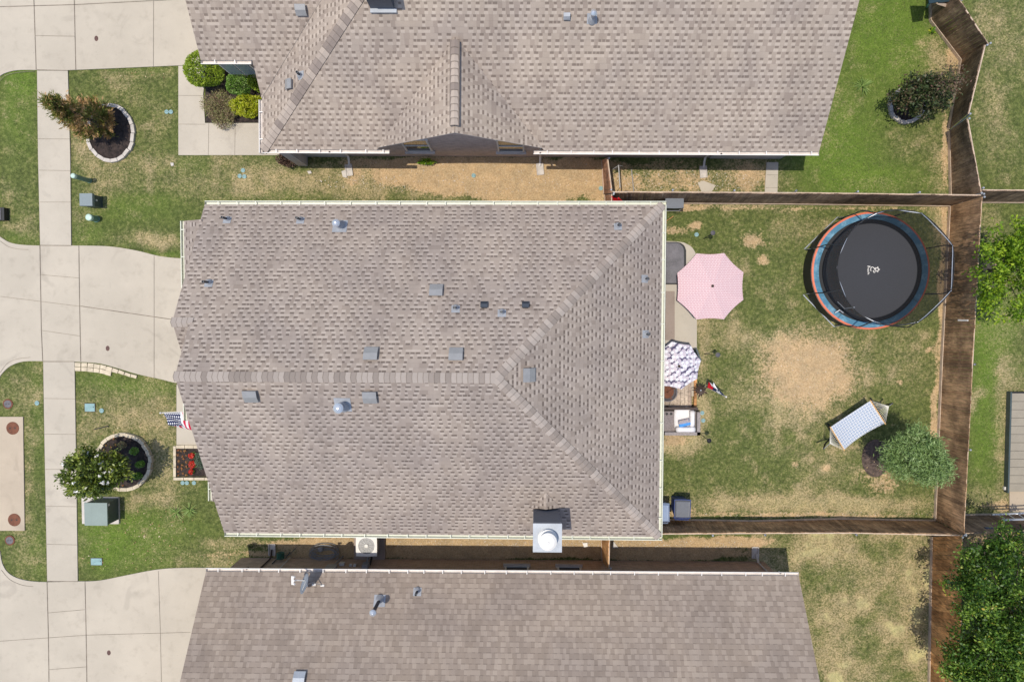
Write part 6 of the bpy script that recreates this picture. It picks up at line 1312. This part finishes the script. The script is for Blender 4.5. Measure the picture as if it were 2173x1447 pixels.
# ladder hung on the fence
t = thing('ladder', 'aluminium ladder hanging on the shaded fence in the lower right', 'ladder', G3(2110, 1092, 0)); 
for pa, pb, z_ in (((2104, 1091), (2300, 1082), .9), ((2127, 1102.5), (2300, 1098), 1.25)):
    a_, b_ = Vector(G3(*pa, z_)), Vector(G3(*pb, z_)); mb = MB(); mb.box((a_+b_)/2, ((b_-a_).length, .05, .09), math.atan2(b_.y-a_.y, b_.x-a_.x)); mb.build('stile', M['steel'], t)
a0_, a1_ = Vector(G3(2104, 1091, .9)), Vector(G3(2300, 1082, .9)); b0_, b1_ = Vector(G3(2127, 1102.5, 1.25)), Vector(G3(2300, 1098, 1.25))
for k in range(9):
    f = (k+.5)/9; MB().tube([a0_.lerp(a1_, f), b0_.lerp(b1_, f)], .016, 6).build('rung', M['steel'], t)
b = G3(2090+8, 1120, 1.5); o = MB().box(b, (.26, .05, .1), 0).build('solar_lamp', simple('lamp_blue', (.08, .1, .16), .4), None, loc=b); tag(o, 'small blue grey lamp box on the shaded fence', 'lamp')
# play set at the top edge
t = thing('play_set', 'dark teal play set with a wooden beam cut by the top edge', 'play set', G3(1985, 5, 0)); teal = simple('teal_tarp', (.006, .028, .04), .6, var=.2)
mb = MB(); P = [Vector(G3(*p, 1.6)) for p in ((1966, -30), (2000, -30), (1995, 4), (1972, 8))]; mb.hexa([p-Vector((0, 0, .05)) for p in P], P); P = [Vector(G3(*p, 1.3)) for p in ((1995, -40), (2040, -40), (2030, 2), (1993, 6))]; mb.hexa([p-Vector((0, 0, .05)) for p in P], P); mb.build('canopy', teal, t)
a_, b_ = Vector(G3(1990, 6, 1.2)), Vector(G3(2022, 16, .9)); mb = MB(); mb.tube([a_, b_], .07, 4); mb.tube([b_, Vector((*G(2016, 20), 0))], .06, 4); mb.build('beam', M['fence_rail'], t)
mb = MB(); mb.tube([Vector(G3(1972, 8, 1.5)), Vector((*G(1966, 16), .02))], .04, 6); mb.build('slide_leg', simple('teal_plastic', (.12, .33, .36), .5), t)
# things fixed to the long fence
a_, b_ = Vector(G3(2035, 679.5, 1.3)), Vector(G3(2056, 680, 1.75)); d = (b_-a_).normalized(); mb = MB(); mb.hexa([a_+Vector((-.02, -.03, 0)), a_+Vector((-.02, .03, 0)), b_+Vector((-.02, .03, 0)), b_+Vector((-.02, -.03, 0))], [v+Vector((-.02, 0, 0)) for v in (a_+Vector((-.02, -.03, 0)), a_+Vector((-.02, .03, 0)), b_+Vector((-.02, .03, 0)), b_+Vector((-.02, -.03, 0)))])
tag(mb.build('white_strip', M['white'], None, loc=tuple(a_)), 'small white strip fixed near the top of the long back fence', 'strip')

# ================================================================= LITTER (uncountable small stuff)
def scatter(name, label, cat, areas, n, size, m, w=.5, zb=.02, seed=5):
    rg = np.random.default_rng(seed); P = []
    for (x, y, rx, ry, k) in areas:
        a_ = rg.uniform(0, 2*math.pi, k); q = rg.uniform(0, 1, k)**.5
        for i in range(k): P.append((*G(x+rx*q[i]*math.cos(a_[i]), y+ry*q[i]*math.sin(a_[i])), zb))
    C = np.array(P); o = bpy.data.objects.new(name, quads_mesh(name, leaf_quads(C, size, w, .75, None, rg), rg.uniform(0, 1, len(C)), m)); col.objects.link(o); tag(o, label, cat, kind='stuff')
lit = leafmat('dry_leaf_litter', [(0, (.30, .17, .07)), (.6, (.52, .36, .18)), (1, (.75, .62, .42))], .8, .1); peb = leafmat('pale_pebbles', [(0, (.40, .33, .26)), (1, (.78, .72, .64))], .9, .0)
scatter('fallen_leaves', 'dry fallen leaves scattered over the front lawn and beds', 'leaves', [(300, 900, 110, 40, 45), (330, 1120, 90, 40, 60), (280, 1180, 110, 40, 30), (265, 985, 50, 50, 60), (300, 160, 70, 10, 20), (240, 330, 90, 40, 20), (2110, 1170, 60, 40, 260), (1870, 1010, 40, 40, 40), (2105, 560, 20, 70, 60), (520, 1190, 50, 12, 20)], 0, .07, lit)
scatter('pebbles', 'pale pebbles and chips scattered over the bare soil strips', 'pebbles', [(1000, 385, 340, 26, 420), (1450, 385, 160, 24, 420), (1000, 1152, 260, 8, 220), (1180, 1155, 100, 8, 160), (1430, 1155, 150, 10, 200), (1000, 348, 260, 6, 60), (1720, 790, 100, 80, 90), (1700, 1090, 280, 5, 60)], 0, .035, peb, .8)
